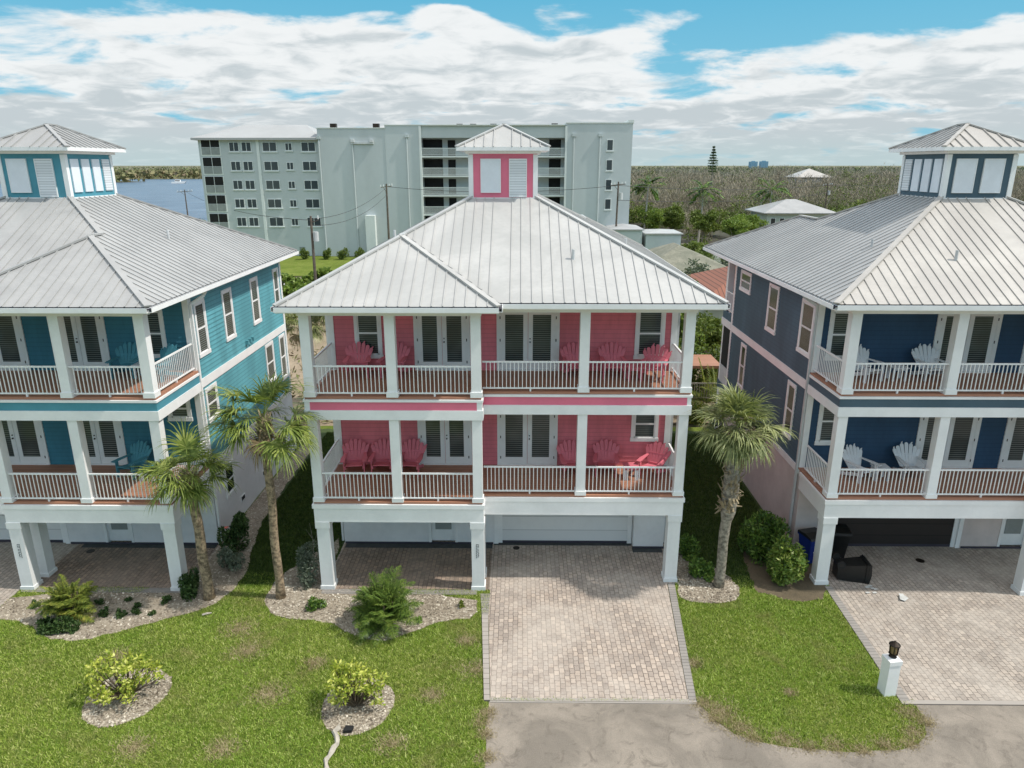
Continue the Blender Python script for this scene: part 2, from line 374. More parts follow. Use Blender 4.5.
# ------------------------------------------------------------------ house
E_, ZE, SL = 6.22, 9.3, .524
def rib_plane(mb, poly3, eave_axis, w=.026, h=.03, step=.31):
    """standing seams up a roof plane; eave_axis 0: seams spaced in x, 1: spaced in y"""
    a = eave_axis; b = 1-a
    v0, v1, v2 = [Vector(p) for p in poly3[:3]]
    nn = None
    for i in range(2, len(poly3)):
        c = (v1-v0).cross(Vector(poly3[i])-v0)
        if c.length > .01: nn = c.normalized(); break
    if nn.z < 0: nn = -nn
    lo = min(p[a] for p in poly3); hi = max(p[a] for p in poly3)
    k = math.ceil((lo+.08)/step)
    while k*step < hi-.06:
        t = k*step; k += 1; hits = []
        for i in range(len(poly3)):
            p, q = poly3[i], poly3[(i+1) % len(poly3)]
            if (p[a]-t)*(q[a]-t) < 0:
                s = (t-p[a])/(q[a]-p[a]); hits.append([p[j]+(q[j]-p[j])*s for j in range(3)])
        hits.sort(key=lambda r: r[b])
        for i in range(0, len(hits)-1, 2):
            p, q = Vector(hits[i]), Vector(hits[i+1])
            if (q-p).length > .12: mb.bar(p+nn*h*.45, q+nn*h*.45, w, h, nn)
def lap_wall(mb, ax, c, a0, a1, z0, z1, sgn, course=.15):
    """lap siding on plane ax=c, running a0..a1; sgn = outward direction"""
    z = z0
    while z < z1-.01:
        t = min(z+course, z1)
        o0, o1 = c+sgn*.018, c+sgn*.002
        if ax == 1:
            mb.poly([(a0,o0,z),(a1,o0,z),(a1,o1,t),(a0,o1,t)]); mb.poly([(a0,c,z),(a1,c,z),(a1,o0,z),(a0,o0,z)])
        else:
            mb.poly([(o0,a0,z),(o0,a1,z),(o1,a1,t),(o1,a0,t)]); mb.poly([(c,a0,z),(c,a1,z),(o0,a1,z),(o0,a0,z)])
        z = t
def squiggle(mb, x, z0, z1, y):
    """vertical raised lettering on a pillar face"""
    random.seed(3); z = z1
    while z > z0:
        h = random.uniform(.03, .06)
        mb.box(x-.05, x+.035, y-.006, y, z-.012, z)
        mb.box(x-.05, x-.036, y-.006, y, z-h, z)
        if random.random() > .4: mb.box(x+.02, x+.035, y-.006, y, z-h, z-.012)
        z -= h+.018
def house(name, label, cx, yo, m, wallm, sidem, bandm, roofs, stuc, garm, opts):
    root = thing(name, label, 'house', (cx, yo, 0))
    W, H0, YW, YB = 5.68, 9.12, 2.95, 12.2
    B = lambda: MB(m)
    def P(n, mb, mt, par=root, **k): return mb.build(n, mt, par, **k)
    # --- body
    b = B(); lap_wall(b, 1, YW, -W, W, 3.1, H0, -1); P('front_wall', b, wallm)
    for s, nm in ((-1, 'side_wall'), (1, 'side_wall')):
        b = B(); lap_wall(b, 0, s*W, YW, YB, 3.1, H0, s); P(nm, b, sidem if (s == 1) == (m == -1) or sidem != wallm else wallm)
    b = B(); lap_wall(b, 1, YB, -W, W, 3.1, H0, 1); P('back_wall', b, sidem)
    b = B(); b.box(-W+.02, W-.02, YW+.02, YB-.02, 3.1, H0-.01); P('inner_core', b, M['dark'])
    b = B()
    b.box(-W-.01, -2.65, YW-.02, YB, 0, 3.06); b.box(-1.62, -.3, YW-.02, YB, 0, 3.06); b.box(-2.65, -1.62, YW-.02, YB, 2.12, 3.06)
    b.box(-.3, 4.62, YW+.12, YB, 0, 3.06); b.box(4.62, W+.01, YW-.25, YB, 0, 3.06)
    b.box(-2.65, -1.62, YW+.2, YB, 0, 2.12)
    P('base_wall', b, stuc)
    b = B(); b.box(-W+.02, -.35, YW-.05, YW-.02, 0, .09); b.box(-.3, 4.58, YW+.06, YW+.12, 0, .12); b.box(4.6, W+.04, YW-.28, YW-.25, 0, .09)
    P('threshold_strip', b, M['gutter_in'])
    # --- garage, entry door
    b = B(); b.box(-.02, 4.45, YW+.07, YW+.12, 0.12, 2.22); P('garage_door', b, garm)
    b = B(); b.box(-.16, -.02, YW+.04, YW+.12, 0, 2.4); b.box(4.45, 4.6, YW+.04, YW+.12, 0, 2.4); b.box(-.16, 4.6, YW+.05, YW+.12, 2.22, 2.4); b.box(-.3, -.16, YW-.03, YW+.12, 0, 3.0)
    P('garage_frame', b, M['white'])
    b = B(); b.box(-2.56, -1.71, YW+.08, YW+.14, .1, 2.05); b.box(-2.65, -2.56, YW-.04, YW+.14, 0, 2.12); b.box(-1.71, -1.62, YW-.04, YW+.14, 0, 2.12); b.box(-2.65, -1.62, YW-.04, YW+.14, 2.05, 2.12)
    d = P('entry_door', b, M['white'])
    b = B(); b.box(-2.42, -1.85, YW+.06, YW+.08, .55, 1.9); P('glass_pane', b, M['screen'], d)
    # --- trims on the sides
    for s in (-1, 1):
        b = B(); x = s*W
        b.box(x, x+s*.035, YW-.0, YW+.2, 3.1, H0); b.box(x-s*.16, x+s*.035, YW-.035, YW, 3.1, H0)
        P('corner_trim', b, M['white'])
        b = B(); b.box(x, x+s*.035, YB-.16, YB+.02, 3.1, H0); P('corner_trim', b, M['white'])
        b = B(); b.box(x, x+s*.045, YW+.2, YB-.16, 5.82, 6.12); b.box(x, x+s*.05, YW, YB+.02, 2.86, 3.1)
        b.box(x, x+s*.04, YW+.2, YB-.16, 8.9, H0)
        P('band_trim', b, M['white'])
    # --- decks
    yB, yN = 0.0, .55
    for L in (3.1, 6.5):
        b = B(); b.box(-5.76, -.55, yB+.03, YW, L-.06, L); b.box(-.55, 5.73, yN+.03, YW, L-.06, L)
        P('deck_floor', b, M['deck'])
        lo = 2.42 if L < 4 else 5.80
        b = B(); b.box(-5.7, -.55, yB+.25, YW-.05, lo+.12, L-.07); b.box(-.55, 5.6, yN+.25, YW-.05, lo+.12, L-.07)
        P('porch_ceiling', b, M['white_soil'])
        def ring(z0, z1, t, o, mt, nm):
            b = B()
            band = nm == 'coloured_band' and m == 1
            xl, xm_, xr = -5.78, -.52, 5.75
            if band:                                                        # white corner blocks stand beside the band
                c_ = B(); c_.box(xl, xl+.16, yB, yB+t, z0, z1); c_.box(xm_-.16, xm_, yB, yB+t, z0, z1); c_.box(xr-.12, xr, yN, yN+t, z0, z1); P('corner_block', c_, M['white'])
                b.box(xl+.16, xm_-.16, yB+.01, yB+t, z0, z1); b.box(xm_, xr-.12, yN+.01, yN+t, z0, z1)
            else:
                b.box(xl-o, xm_+o, yB-o, yB+t, z0, z1)                      # bay front
                b.box(xm_+o, xr+o, yN-o, yN+t, z0, z1)                      # front
            b.box(xl-o, xl+t, yB+t, YW-.04, z0, z1)                         # bay side
            b.box(xm_-t, xm_+o, yB+t, yN+t+.002, z0, z1)                    # step
            b.box(xr-t, xr+o, yN+t, YW-.04 if L > 4 else YW-.26, z0, z1)    # side
            P(nm, b, mt)
        if L < 4:
            ring(2.89, 3.03, .25, .035, M['white'], 'deck_rim'); ring(2.42, 2.888, .25, 0, M['white'], 'deck_beam')
        else:
            ring(6.36, 6.43, .25, .03, M['white'], 'deck_rim'); ring(6.10, 6.358, .25, .0, bandm, 'coloured_band')
            ring(5.80, 6.098, .27, .025, M['white'], 'deck_beam')
    b = B()
    z0, z1 = 8.94, 9.115
    b.box(-5.78, -.52, yB, yB+.25, z0, z1); b.box(-5.78, -5.53, yB+.25, YW, z0, z1); b.box(-.77, -.52, yB+.25, yN+.25, z0, z1)
    b.box(-.52, 5.76, yN, yN+.25, z0, z1); b.box(5.51, 5.76, yN+.25, YW, z0, z1)
    P('top_beam', b, M['white'])
    b = B(); b.poly([(-E_+.05,-.42,9.125),(-.05,-.42,9.125),(-.05,.15,9.125),(E_+.16,.15,9.125),(E_+.16,15.0,9.125),(.05,15.0,9.125),(.05,13.1,9.125),(-E_+.05,13.1,9.125)])
    P('soffit', b, M['white'])
    # --- columns
    xc = [(-5.60, yB), (-3.16, yB), (-.69, yB), (2.50, yN), (5.57, yN)]
    for k, (x, y) in enumerate(xc):
        hw = .145
        b = B(); b.box(x-hw, x+hw, y+.02, y+.02+2*hw, 6.5, 8.94); b.box(x-hw-.03, x+hw+.03, y-.01, y+.05+2*hw, 6.5, 6.66); P('column', b, M['white'])
        b = B(); b.box(x-hw, x+hw, y+.02, y+.02+2*hw, 3.1, 5.80); b.box(x-hw-.03, x+hw+.03, y-.01, y+.05+2*hw, 3.1, 3.24); P('column', b, M['white'])
    for (x, y) in [(-5.55, yB), (-.72, yB)]+([(-.72, yN+.2)] if opts.get('rear', 1) else [])+[(5.52, yN)]:
        b = B(); hw = .195
        b.box(x-hw, x+hw, y+.01, y+.01+2*hw, 0.14, 2.22); b.box(x-hw-.03, x+hw+.03, y-.02, y+.04+2*hw, 2.20, 2.419); b.box(x-hw-.03, x+hw+.03, y-.02, y+.04+2*hw, 0, .15)
        col = P('ground_pillar', b, M['white_soil'])
        if (x, y) == (-.72, yB) and opts.get('script', 1):
            b = B(); squiggle(b, x, 1.22, 1.66, y+.008); P('house_number', b, M['text'], col)
    # --- railings
    def rail(p0, p1, L):
        b = B(); p0 = Vector((*p0, 0)); p1 = Vector((*p1, 0)); d = p1-p0; n = max(2, round(d.length/.118)); up = Vector((0,0,1))
        b.bar(p0+up*(L+.92), p1+up*(L+.92), .055, .045); b.bar(p0+up*(L+.10), p1+up*(L+.10), .045, .04)
        for i in range(1, n):
            q = p0+d*i/n; b.bar(q+up*(L+.10), q+up*(L+.91), .023, .023, (1,0,0))
        q = p0+d*.5; b.bar(q+up*L, q+up*(L+.1), .05, .05, (1,0,0))
        P('railing', b, M['white'])
    for L in (3.1, 6.5):
        xs = [c[0] for c in xc]
        rail((xs[0]+.15, .12), (xs[1]-.15, .12), L); rail((xs[1]+.15, .12), (xs[2]-.15, .12), L)
        rail((xs[2]+.15, yN+.12), (xs[3]-.15, yN+.12), L); rail((xs[3]+.15, yN+.12), (xs[4]-.15, yN+.12), L)
        rail((-5.66, .3), (-5.66, YW-.05), L); rail((5.64, yN+.3), (5.64, YW-.05 if L > 4 else YW-.3), L)
    # --- french doors
    def french(x0, x1, L):
        top = L+2.16; y = YW
        b = B(); t = .13
        b.box(x0, x0+t, y-.05, y, L, top); b.box(x1-t, x1, y-.05, y, L, top); b.box(x0+t, x1-t, y-.05, y, top-t, top); b.box(x0+t, x1-t, y-.06, y, L, L+.045)
        fd = P('french_door', b, M['white'])
        mid = (x0+x1)/2
        for s in (-1, 1):
            a0, a1 = (x0+t, mid-.006) if s < 0 else (mid+.006, x1-t)
            st = .15
            b = B(); b.box(a0, a0+st, y-.035, y, L+.05, top-t); b.box(a1-st, a1, y-.035, y, L+.05, top-t)
            b.box(a0+st, a1-st, y-.035, y, L+.05, L+.30); b.box(a0+st, a1-st, y-.035, y, top-t-.14, top-t)
            P('door_leaf', b, M['white'], fd)
            b = B(); b.box(a0+st, a1-st, y-.028, y-.02, L+.30, top-t-.14); P('glass_pane', b, M['pane_door'] if L < 4 else M['pane'], fd)
        b = B(); b.box(mid+.05, mid+.085, y-.09, y-.035, L+.96, L+1.0); b.box(mid+.05, mid+.085, y-.07, y-.035, L+1.08, L+1.11); P('door_handle', b, M['dark_metal'], fd)
        for zz in (.25, 1.0, 1.75):
            for xh in (x0+t-.03, x1-t): b = B(); b.box(xh, xh+.03, y-.056, y-.05, L+zz, L+zz+.09); P('hinge', b, M['dark_metal'], fd)
    for L in (3.1, 6.5):
        french(-2.90, -1.05, L); french(-.18, 1.88, L)
        if m == -1: pass
    # --- windows; ax 1 = on the front wall, 0 = on a side wall
    def window(ax, c, a0, a1, z0, z1, s, pane='pane'):
        t = .11; g = lambda q0, q1, o0, o1, w0, w1, bb: bb.box(q0, q1, c+s*o0, c+s*o1, w0, w1) if ax == 1 else bb.box(c+s*o0, c+s*o1, q0, q1, w0, w1)
        b = B(); g(a0, a0+t, 0, .045, z0, z1, b); g(a1-t, a1, 0, .045, z0, z1, b); g(a0+t, a1-t, 0, .045, z1-t, z1, b); g(a0-.02, a1+.02, 0, .06, z0-.02, z0+t, b)
        w = P('window', b, M['white'])
        zm = (z0+z1)/2; f = .04
        b = B(); g(a0+t, a0+t+f, 0, .03, z0+t, z1-t, b); g(a1-t-f, a1-t, 0, .03, z0+t, z1-t, b); g(a0+t, a1-t, 0, .035, zm-.03, zm+.03, b)
        g(a0+t, a1-t, 0, .03, z0+t, z0+t+f, b); g(a0+t, a1-t, 0, .03, z1-t-f, z1-t, b)
        P('sash', b, M['white'], w)
        b = B(); g(a0+t+f, a1-t-f, .018, .024, z0+t+f, z1-t-f, b); P('glass_pane', b, M[pane], w)
    window(1, YW, -4.85, -3.95, 6.93, 8.6, -1); window(1, YW, 4.35, 5.32, 6.93, 8.62, -1)
    if m == 1: window(1, YW, 4.38, 5.30, 4.02, 5.24, -1)
    else: window(1, YW, 4.30, 5.28, 3.95, 5.62, -1)
    if m == -1: window(1, YW, -5.35, -4.55, 4.75, 5.6, -1)
    s = -1
    for a0, a1, z0, z1 in [(3.3,4.15,6.85,8.72),(5.6,6.5,6.85,8.72),(8.4,9.27,6.85,8.72),(11.12,11.85,6.85,8.72),(9.35,10.35,4.05,5.76),(11.12,11.9,3.7,5.74),(3.35,4.3,4.5,5.72)]:
        window(0, s*W, a0, a1, z0, z1, s)
    for a0, a1, z0, z1 in [(9.95,11.4,7.85,8.72),(6.6,7.7,6.9,8.72),(3.22,4.35,6.9,8.72),(9.7,10.45,3.75,5.7),(3.98,4.78,3.7,5.7)]:
        window(0, W, a0, a1, z0, z1, 1, 'pane_plain')
    window(0, -W, 4.0, 4.9, 1.3, 2.5, -1, 'pane_plain')
    for a in (5.2, 7.6, 9.6, 11.0):       # flood vents in the base wall
        b = B(); b.box(-W-.03, -W, a, a+.42, .55, .78); v = P('flood_vent', b, M['white'])
        b = B(); b.box(-W-.036, -W-.03, a+.05, a+.37, .59, .74); P('vent_grille', b, M['dark'], v)
    for a in (7.35, 7.65, 7.95): b = B(); b.box(-W-.14, -W, a, a+.14, 6.3, 6.46, .02); P('wall_vent', b, sidem)
    # --- rear balcony wing
    y1 = 13.7
    for q0, q1 in ((2.7, 3.1), (6.15, 6.5)): b = B(); b.box(.5, W, YB+.05, y1, q0, q1); P('rear_deck', b, sidem)
    b = B()
    b.box(.5, W+.04, y1-.2, y1+.03, 5.82, 6.148); b.box(W-.2, W+.04, YB+.05, y1-.2, 5.82, 6.148); P('rear_beam', b, M['white'])
    b = B(); b.box(.5, W+.04, y1-.2, y1+.03, 8.86, 9.11); b.box(W-.2, W+.04, YB+.05, y1-.2, 8.86, 9.11); P('rear_beam', b, M['white'])
    for x in (.6, W-.17):
        for q0, q1 in ((0, 2.7), (3.1, 5.82), (6.5, 8.86)): b = B(); b.box(x-.14, x+.14, y1-.28, y1, q0, q1); P('rear_column', b, M['white'])
    b = B(); b.box(W-.03, W, YB+.1, y1-.29, 3.95, 5.8); P('rear_screen', b, M['dark'])
    b = B(); b.box(W-.04, W+.01, YB+.1, y1-.29, 3.1, 3.93); P('rear_panel', b, M['pipe'])
    rail((W-.05, YB+.1), (W-.05, y1-.3), 6.5); rail((W-.3, y1-.12), (.75, y1-.12), 6.5)
    # --- roof
    def zz(d): return ZE+SL*d
    P1 = (-3.11, 2.61, zz(3.11)); P2 = (-3.11, 3.21, zz(3.11)); A1 = (0, .1+E_, zz(E_)); A2 = (0, 13.15-E_, zz(E_))
    KR = 1.035
    P3 = (3.11*KR, 11.94, zz(3.11)); P4 = (3.11*KR, 10.04, zz(3.11))
    c = lambda x, y: (x*KR if x > 0 else x, y, ZE)
    polys = [([c(-E_,-.5), c(-E_,13.15), A2, A1, P2, P1], 1, 'L'), ([c(E_,.1), c(E_,15.05), P3, P4, A2, A1], 1, 'R'),
             ([c(-E_,-.5), c(0,-.5), P1], 0, 'F'), ([c(0,-.5), c(0,.1), P2, P1], 1, 'R'), ([c(0,.1), c(E_,.1), A1, P2], 0, 'F'),
             ([c(0,15.05), c(E_,15.05), P3], 0, 'R'), ([c(0,15.05), c(0,13.15), P4, P3], 1, 'L'), ([c(0,13.15), c(-E_,13.15), A2, P4], 0, 'R')]
    rf = None
    for k in ('F', 'L', 'R'):
        b = B()
        for pl, ax, kk in polys:
            if kk == k: b.poly(pl); rib_plane(b, pl, ax)
        o = b.build('roof_slope' if rf else 'roof', roofs[k], rf or root)
        if not rf: rf = o
    b = B()
    for p, q in [(c(-E_,-.5),P1),(c(0,-.5),P1),(P2,A1),(A1,c(E_,.1)),(A1,A2),(A2,c(-E_,13.15)),(c(E_,15.05),P3),(c(0,15.05),P3),(P4,A2),(P1,P2),(P3,P4)]:
        p = Vector(p)+Vector((0,0,.025)); q = Vector(q)+Vector((0,0,.025)); b.bar(p, q, .17, .055)
    P('hip_cap', b, roofs['F'], rf)
    # fascia + gutters along every eave
    eav = [((-E_,-.5),(0,-.5),(0,-1)),((0,-.5),(0,.1),(1,0)),((0,.1),(E_,.1),(0,-1)),((E_,.1),(E_,15.05),(1,0)),((-E_,-.5),(-E_,13.15),(-1,0)),((-E_,13.15),(0,13.15),(0,1)),((0,15.05),(E_,15.05),(0,1))]
    bf, bg, bd = B(), B(), B()
    for (p, q, n) in eav:
        p = Vector((p[0]*(KR if p[0] > 0 else 1), p[1], 0)); q = Vector((q[0]*(KR if q[0] > 0 else 1), q[1], 0)); n = Vector((*n, 0))
        def strip(bb, o0, o1, z0, z1):
            mid = (o0+o1)/2; d = (q-p).normalized()*0.0
            bb.bar(p+n*mid+Vector((0,0,(z0+z1)/2))-d, q+n*mid+Vector((0,0,(z0+z1)/2))+d, abs(o1-o0), z1-z0)
        strip(bf, -.06, -.02, 9.10, 9.27); strip(bg, .085, .10, 9.16, 9.28); strip(bg, -.018, .10, 9.145, 9.16); strip(bd, -.01, .08, 9.225, 9.255)
    P('fascia', bf, M['white'], rf); P('gutter', bg, M['white'], rf); P('gutter_shade_strip', bd, M['gutter_in'], rf)  # last strip is dark to stand for the shade inside the gutter
    # vents on the roof
    for x, y in [(4.0, 3.6), (-3.9, 6.0), (2.2, 2.0)]:
        z = 9.3+SL*min(E_-abs(x), y-.1); b = B(); b.tube([(x,y,z-.05),(x,y,z+.3)], .045, 8); P('vent_pipe', b, M['pipe'], rf)
    # --- downspouts
    for s, x in ((-1, -W), (1, W)):
        b = B(); yy = YW+.06
        b.bar((x+s*.5, yy+.3, 9.1), (x+s*.42, yy+.3, 8.98), .07, .09); b.bar((x+s*.42, yy+.3, 8.96), (x+s*.09, yy+.02, 8.72), .08, .09)
        b.bar((x+s*.08, yy, 8.75), (x+s*.08, yy, .1), .07, .1, (0,1,0))
        P('downspout', b, M['white'] if s < 0 else M['pipe'])
    # --- cupola
    hw, y0, y1, zc, zt = 1.14, 5.20, 8.06, 11.6, 13.50
    b = B(); b.box(-hw, hw, y0, y1, zc, zt); cu = P('cupola', b, bandm)
    b = B(); t = .13
    for sx in (-1, 1):
        for yy, sy in ((y0, -1), (y1, 1)):
            x = sx*hw
            b.box(x-sx*t, x+sx*.03, yy+sy*.03, yy-sy*0.0, zc, zt-.12); b.box(x, x+sx*.03, yy, yy-sy*t, zc, zt-.12)
    for z_0, z_1 in ((zt-.09, zt), (11.90, 11.98)):
        b.box(-hw-.035, hw+.035, y0-.035, y0, z_0, z_1); b.box(-hw-.035, hw+.035, y1, y1+.035, z_0, z_1)
        b.box(-hw-.035, -hw, y0, y1, z_0, z_1); b.box(hw, hw+.035, y0, y1, z_0, z_1)
    P('cupola_trim', b, M['white'], cu)
    fl = opts.get('flat', (1, 0))
    for yy, sy in ((y0, -1), (y1, 1)):
        for i, xm in enumerate((-.42, .50)):
            b = B(); h0, h1 = (12.16, 13.22) if fl[i] else (12.02, 13.22); w = .32 if fl[i] else .28
            b.box(xm-w, xm+w, yy+sy*.04, yy, h0, h1); P('louver', b, M['panel_white'] if fl[i] else M['louver'], cu)
            b = B(); f = .022
            b.box(xm-w-f, xm-w, yy+sy*.055, yy, h0-f, h1+f); b.box(xm+w, xm+w+f, yy+sy*.055, yy, h0-f, h1+f)
            b.box(xm-w, xm+w, yy+sy*.055, yy, h1, h1+f); b.box(xm-w, xm+w, yy+sy*.055, yy, h0-f, h0)
            P('louver_frame', b, M['white'], cu)
    for sx in (-1, 1):
        for i in range(4):
            ym = y0+.14+(y1-y0-.28)*(i+.5)/4
            flat = i != 3
            b = B(); b.box(sx*hw, sx*(hw+.04), ym-.235, ym+.235, 12.14, 13.24); P('louver', b, M['panel_white'] if flat else M['louver'], cu)
    oe = .40; ze = 13.60
    x0, x1, ya, yb = -hw-oe, hw+oe, y0-oe, y1+oe
    rz = ze+(hw+oe)*.50; ra = (0, ya+hw+oe, rz); rb = (0, yb-hw-oe, rz)
    q = lambda x, y: (x, y, ze)
    cr = None
    for k, pls in (('F', [([q(x0,ya), q(x1,ya), ra], 0)]), ('L', [([q(x0,ya), ra, rb, q(x0,yb)], 1)]), ('R', [([q(x1,ya), q(x1,yb), rb, ra], 1), ([q(x0,yb), q(x1,yb), rb], 0)])):
        b = B()
        for pl, ax in pls: b.poly(pl); rib_plane(b, pl, ax, .025, .04)
        P('cupola_roof', b, roofs[k], cu)
    b = B()
    for p, r in [(q(x0,ya),ra),(q(x1,ya),ra),(q(x0,yb),rb),(q(x1,yb),rb),(ra,rb)]:
        b.bar(Vector(p)+Vector((0,0,.03)), Vector(r)+Vector((0,0,.02)), .12, .045)
    P('cupola_hip_cap', b, roofs['F'], cu)
    b = B(); b.box(x0+.02, x1-.02, ya+.02, yb-.02, 13.50, 13.515); b.box(x0, x1, ya, ya+.03, 13.49, 13.61); b.box(x0, x1, yb-.03, yb, 13.49, 13.61); b.box(x0, x0+.03, ya+.03, yb-.03, 13.49, 13.61); b.box(x1-.03, x1, ya+.03, yb-.03, 13.49, 13.61)
    b.box(-hw-.12, hw+.12, y0-.12, y1+.12, 13.40, 13.49)
    P('cupola_eave', b, M['white'], cu)
    return root
HX = {'pink': (-.58, 19.95, 1), 'blue': (-16.45, 19.8, -1), 'navy': (15.33, 19.85, -1)}
house('pink_house', 'pink three storey house with pale metal roof in the middle', *HX['pink'], M['pink_lap'], M['pink_lap'], M['pink_band'],
      {'F': M['roof_white'], 'L': M['roof_white'], 'R': M['roof_white']}, M['stucco'], M['garage'], {})
house('teal_house', 'teal sided house with stacked porches left of the pink house', *HX['blue'], M['teal_lap'], M['teal_sunlit'], M['teal'],
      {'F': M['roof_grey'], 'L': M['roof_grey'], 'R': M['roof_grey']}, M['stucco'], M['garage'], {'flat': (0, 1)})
house('navy_house', 'navy blue house with porches and dark garage at the right', *HX['navy'], M['navy_lap'], M['navy_side_lap'], M['slate'],
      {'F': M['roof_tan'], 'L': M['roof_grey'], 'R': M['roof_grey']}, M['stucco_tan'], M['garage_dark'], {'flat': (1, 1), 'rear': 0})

# ------------------------------------------------------------------ adirondack chairs
def make_chair(mt, label):
    t = thing('adirondack_chair', label, 'chair')
    b = MB()
    for i in range(6):
        y = -.30+i*.095; z = .385-i*.018; b.bar((-.27, y, z), (.27, y, z), .085, .022, (0, .18, 1))
    b.build('seat', mt, t)
    # fan back with scalloped slat tips
    lean = .42
    def fn(u, v, w): return (u, .24+v*math.sin(lean)+w*math.cos(lean), .27+v*math.cos(lean)-w*math.sin(lean))
    b = MB()
    for k in range(7):
        a = (k-3)*.115; ln = .80-.035*abs(k-3)**1.5; w0, w1 = .035, .062
        ca, sa = math.cos(a), math.sin(a); base = (k-3)*.068
        out = [(-w0, 0), (w0, 0), (w1, ln-.06)] + [(w1*math.cos(q), ln-.06+.07*math.sin(q)) for q in (.6, 1.2, 1.9, 2.5)] + [(-w1, ln-.06)]
        b.prism([(base+x*ca+y*sa, y*ca-x*sa) for x, y in out], fn, .018+.003*(k % 2))
        if k % 2 == 0:
            b.prism([(base+x*ca+y*sa, y*ca-x*sa) for x, y in [(-.02, ln), (.03, ln), (.045, ln+.07), (.0, ln+.05)]], fn, .02)
    b.bar((-.30, .42, .62), (.30, .42, .62), .03, .08); b.bar((-.22, .27, .33), (.22, .27, .33), .03, .08)
    b.build('backrest', mt, t)
    for s in (-1, 1):
        b = MB(); b.prism([(s*.28, -.40), (s*.43, -.40), (s*.44, -.1), (s*.36, .42), (s*.29, .42)], lambda u, v, w: (u, v, .56+w), .024); b.build('arm', mt, t)
        b = MB(); b.bar((s*.33, -.27, 0), (s*.33, -.27, .56), .03, .11, (0, 1, 0)); b.build('leg', mt, t)
        b = MB(); b.bar((s*.295, -.33, .33), (s*.295, .55, .04), .028, .11); b.build('leg', mt, t)
    return t
def make_table(mt, mt2, label):
    t = thing('side_table', label, 'side table')
    b = MB()
    for i in range(5): b.box(-.25, .25, -.25+i*.102, -.25+i*.102+.092, .43, .455)
    b.box(-.21, .21, -.2, -.17, .36, .43); b.box(-.21, .21, .17, .2, .36, .43); b.build('tabletop', mt, t)
    for x in (-.19, .19):
        for y in (-.18, .18): MB().bar((x, y, 0), (x, y, .43), .07, .03, (0, 1, 0)).build('leg', mt2, t)
    return t
def at(h, lx, ly, z): cx, yo, m = HX[h]; return (cx+m*lx, yo+ly, z)
seats = [
 ('pink', -4.64, 2.25, 6.5, .1, 'pink adirondack chair below the upstairs left window'),
 ('pink', -3.50, 2.25, 6.5, -.12, 'pink adirondack chair half behind the upstairs left middle column'),
 ('pink', 2.38, 2.2, 6.5, .1, 'pink adirondack chair behind the upstairs right middle column'),
 ('pink', 3.58, 2.25, 6.5, 0, 'pink adirondack chair against the upstairs plain wall right of the column'),
 ('pink', 4.85, 2.0, 6.5, -.35, 'sunlit pink adirondack chair at the upstairs right corner railing'),
 ('pink', -4.95, 2.2, 3.1, .12, 'pink adirondack chair at the left railing of the lower porch'),
 ('pink', -4.02, 2.25, 3.1, .03, 'pink adirondack chair in the middle of three on the lower porch'),
 ('pink', -3.08, 2.25, 3.1, -.1, 'pink adirondack chair right of the lower left porch column'),
 ('pink', 2.35, 2.2, 3.1, .15, 'pink adirondack chair hidden behind the lower right porch column'),
 ('pink', 3.48, 2.25, 3.1, -.1, 'shaded pink adirondack chair left of the small pink table'),
 ('pink', 5.02, 2.1, 3.1, -.55, 'sunlit pink adirondack chair in the lower right porch corner')]
first = None
for h, lx, ly, z, rz, lb in seats:
    if first is None: first = make_chair(M['pink'], lb); first['group'] = 'pink porch chairs'; first.location = at(h, lx, ly, z); first.rotation_euler.z = rz
    else: dup(first, at(h, lx, ly, z), rz, lb, 'pink porch chairs')
fb = None
for h, lx, ly, z, rz, lb in [('blue', -3.75, 2.25, 6.5, .1, 'teal adirondack chair by the upstairs porch doors'),
    ('blue', -5.0, 2.0, 6.5, -.4, 'teal adirondack chair at the upstairs corner railing'),
    ('blue', -3.5, 2.1, 3.1, -.3, 'teal adirondack chair on the lower porch above the garden bed')]:
    if fb is None: fb = make_chair(M['teal'], lb); fb['group'] = 'teal porch chairs'; fb.location = at(h, lx, ly, z); fb.rotation_euler.z = rz
    else: dup(fb, at(h, lx, ly, z), rz, lb, 'teal porch chairs')
fw = None
for h, lx, ly, z, rz, lb in [('navy', 4.30, 2.1, 6.5, .35, 'white adirondack chair at the upstairs left railing of navy house'),
    ('navy', 2.22, 2.2, 6.5, .05, 'white adirondack chair beside the upstairs navy house doors'),
    ('navy', 4.05, 2.0, 3.1, .4, 'white adirondack chair at the lower left corner of navy porch'),
    ('navy', 2.32, 2.2, 3.1, -.05, 'white adirondack chair beside the lower navy house doors')]:
    if fw is None: fw = make_chair(M['chair_white'], lb); fw['group'] = 'white porch chairs'; fw.location = at(h, lx, ly, z); fw.rotation_euler.z = rz
    else: dup(fw, at(h, lx, ly, z), rz, lb, 'white porch chairs')
t = make_table(M['pink'], M['chair_white'], 'small pink topped table with white legs on the lower porch'); t.location = at('pink', 4.27, 1.9, 3.1)
t = make_table(M['pink'], M['pink'], 'small pink slatted table on the upstairs pink porch'); t.location = at('pink', 4.22, 1.9, 6.5)
t = make_table(M['teal'], M['chair_white'], 'small teal table on the lower porch of the teal house'); t.location = at('blue', -4.25, 1.8, 3.1)
t = make_table(M['chair_white'], M['chair_white'], 'small white table on the upstairs porch of the teal house'); t.location = at('blue', -4.35, 2.2, 6.5)
t0 = make_table(M['chair_white'], M['chair_white'], 'white slatted table between the two upstairs white chairs'); t0.location = at('navy', 3.35, 2.1, 6.5); t0['group'] = 'white porch tables'
dup(t0, at('navy', 3.42, 2.0, 3.1), 0, 'white slatted table between the two lower white chairs', 'white porch tables')

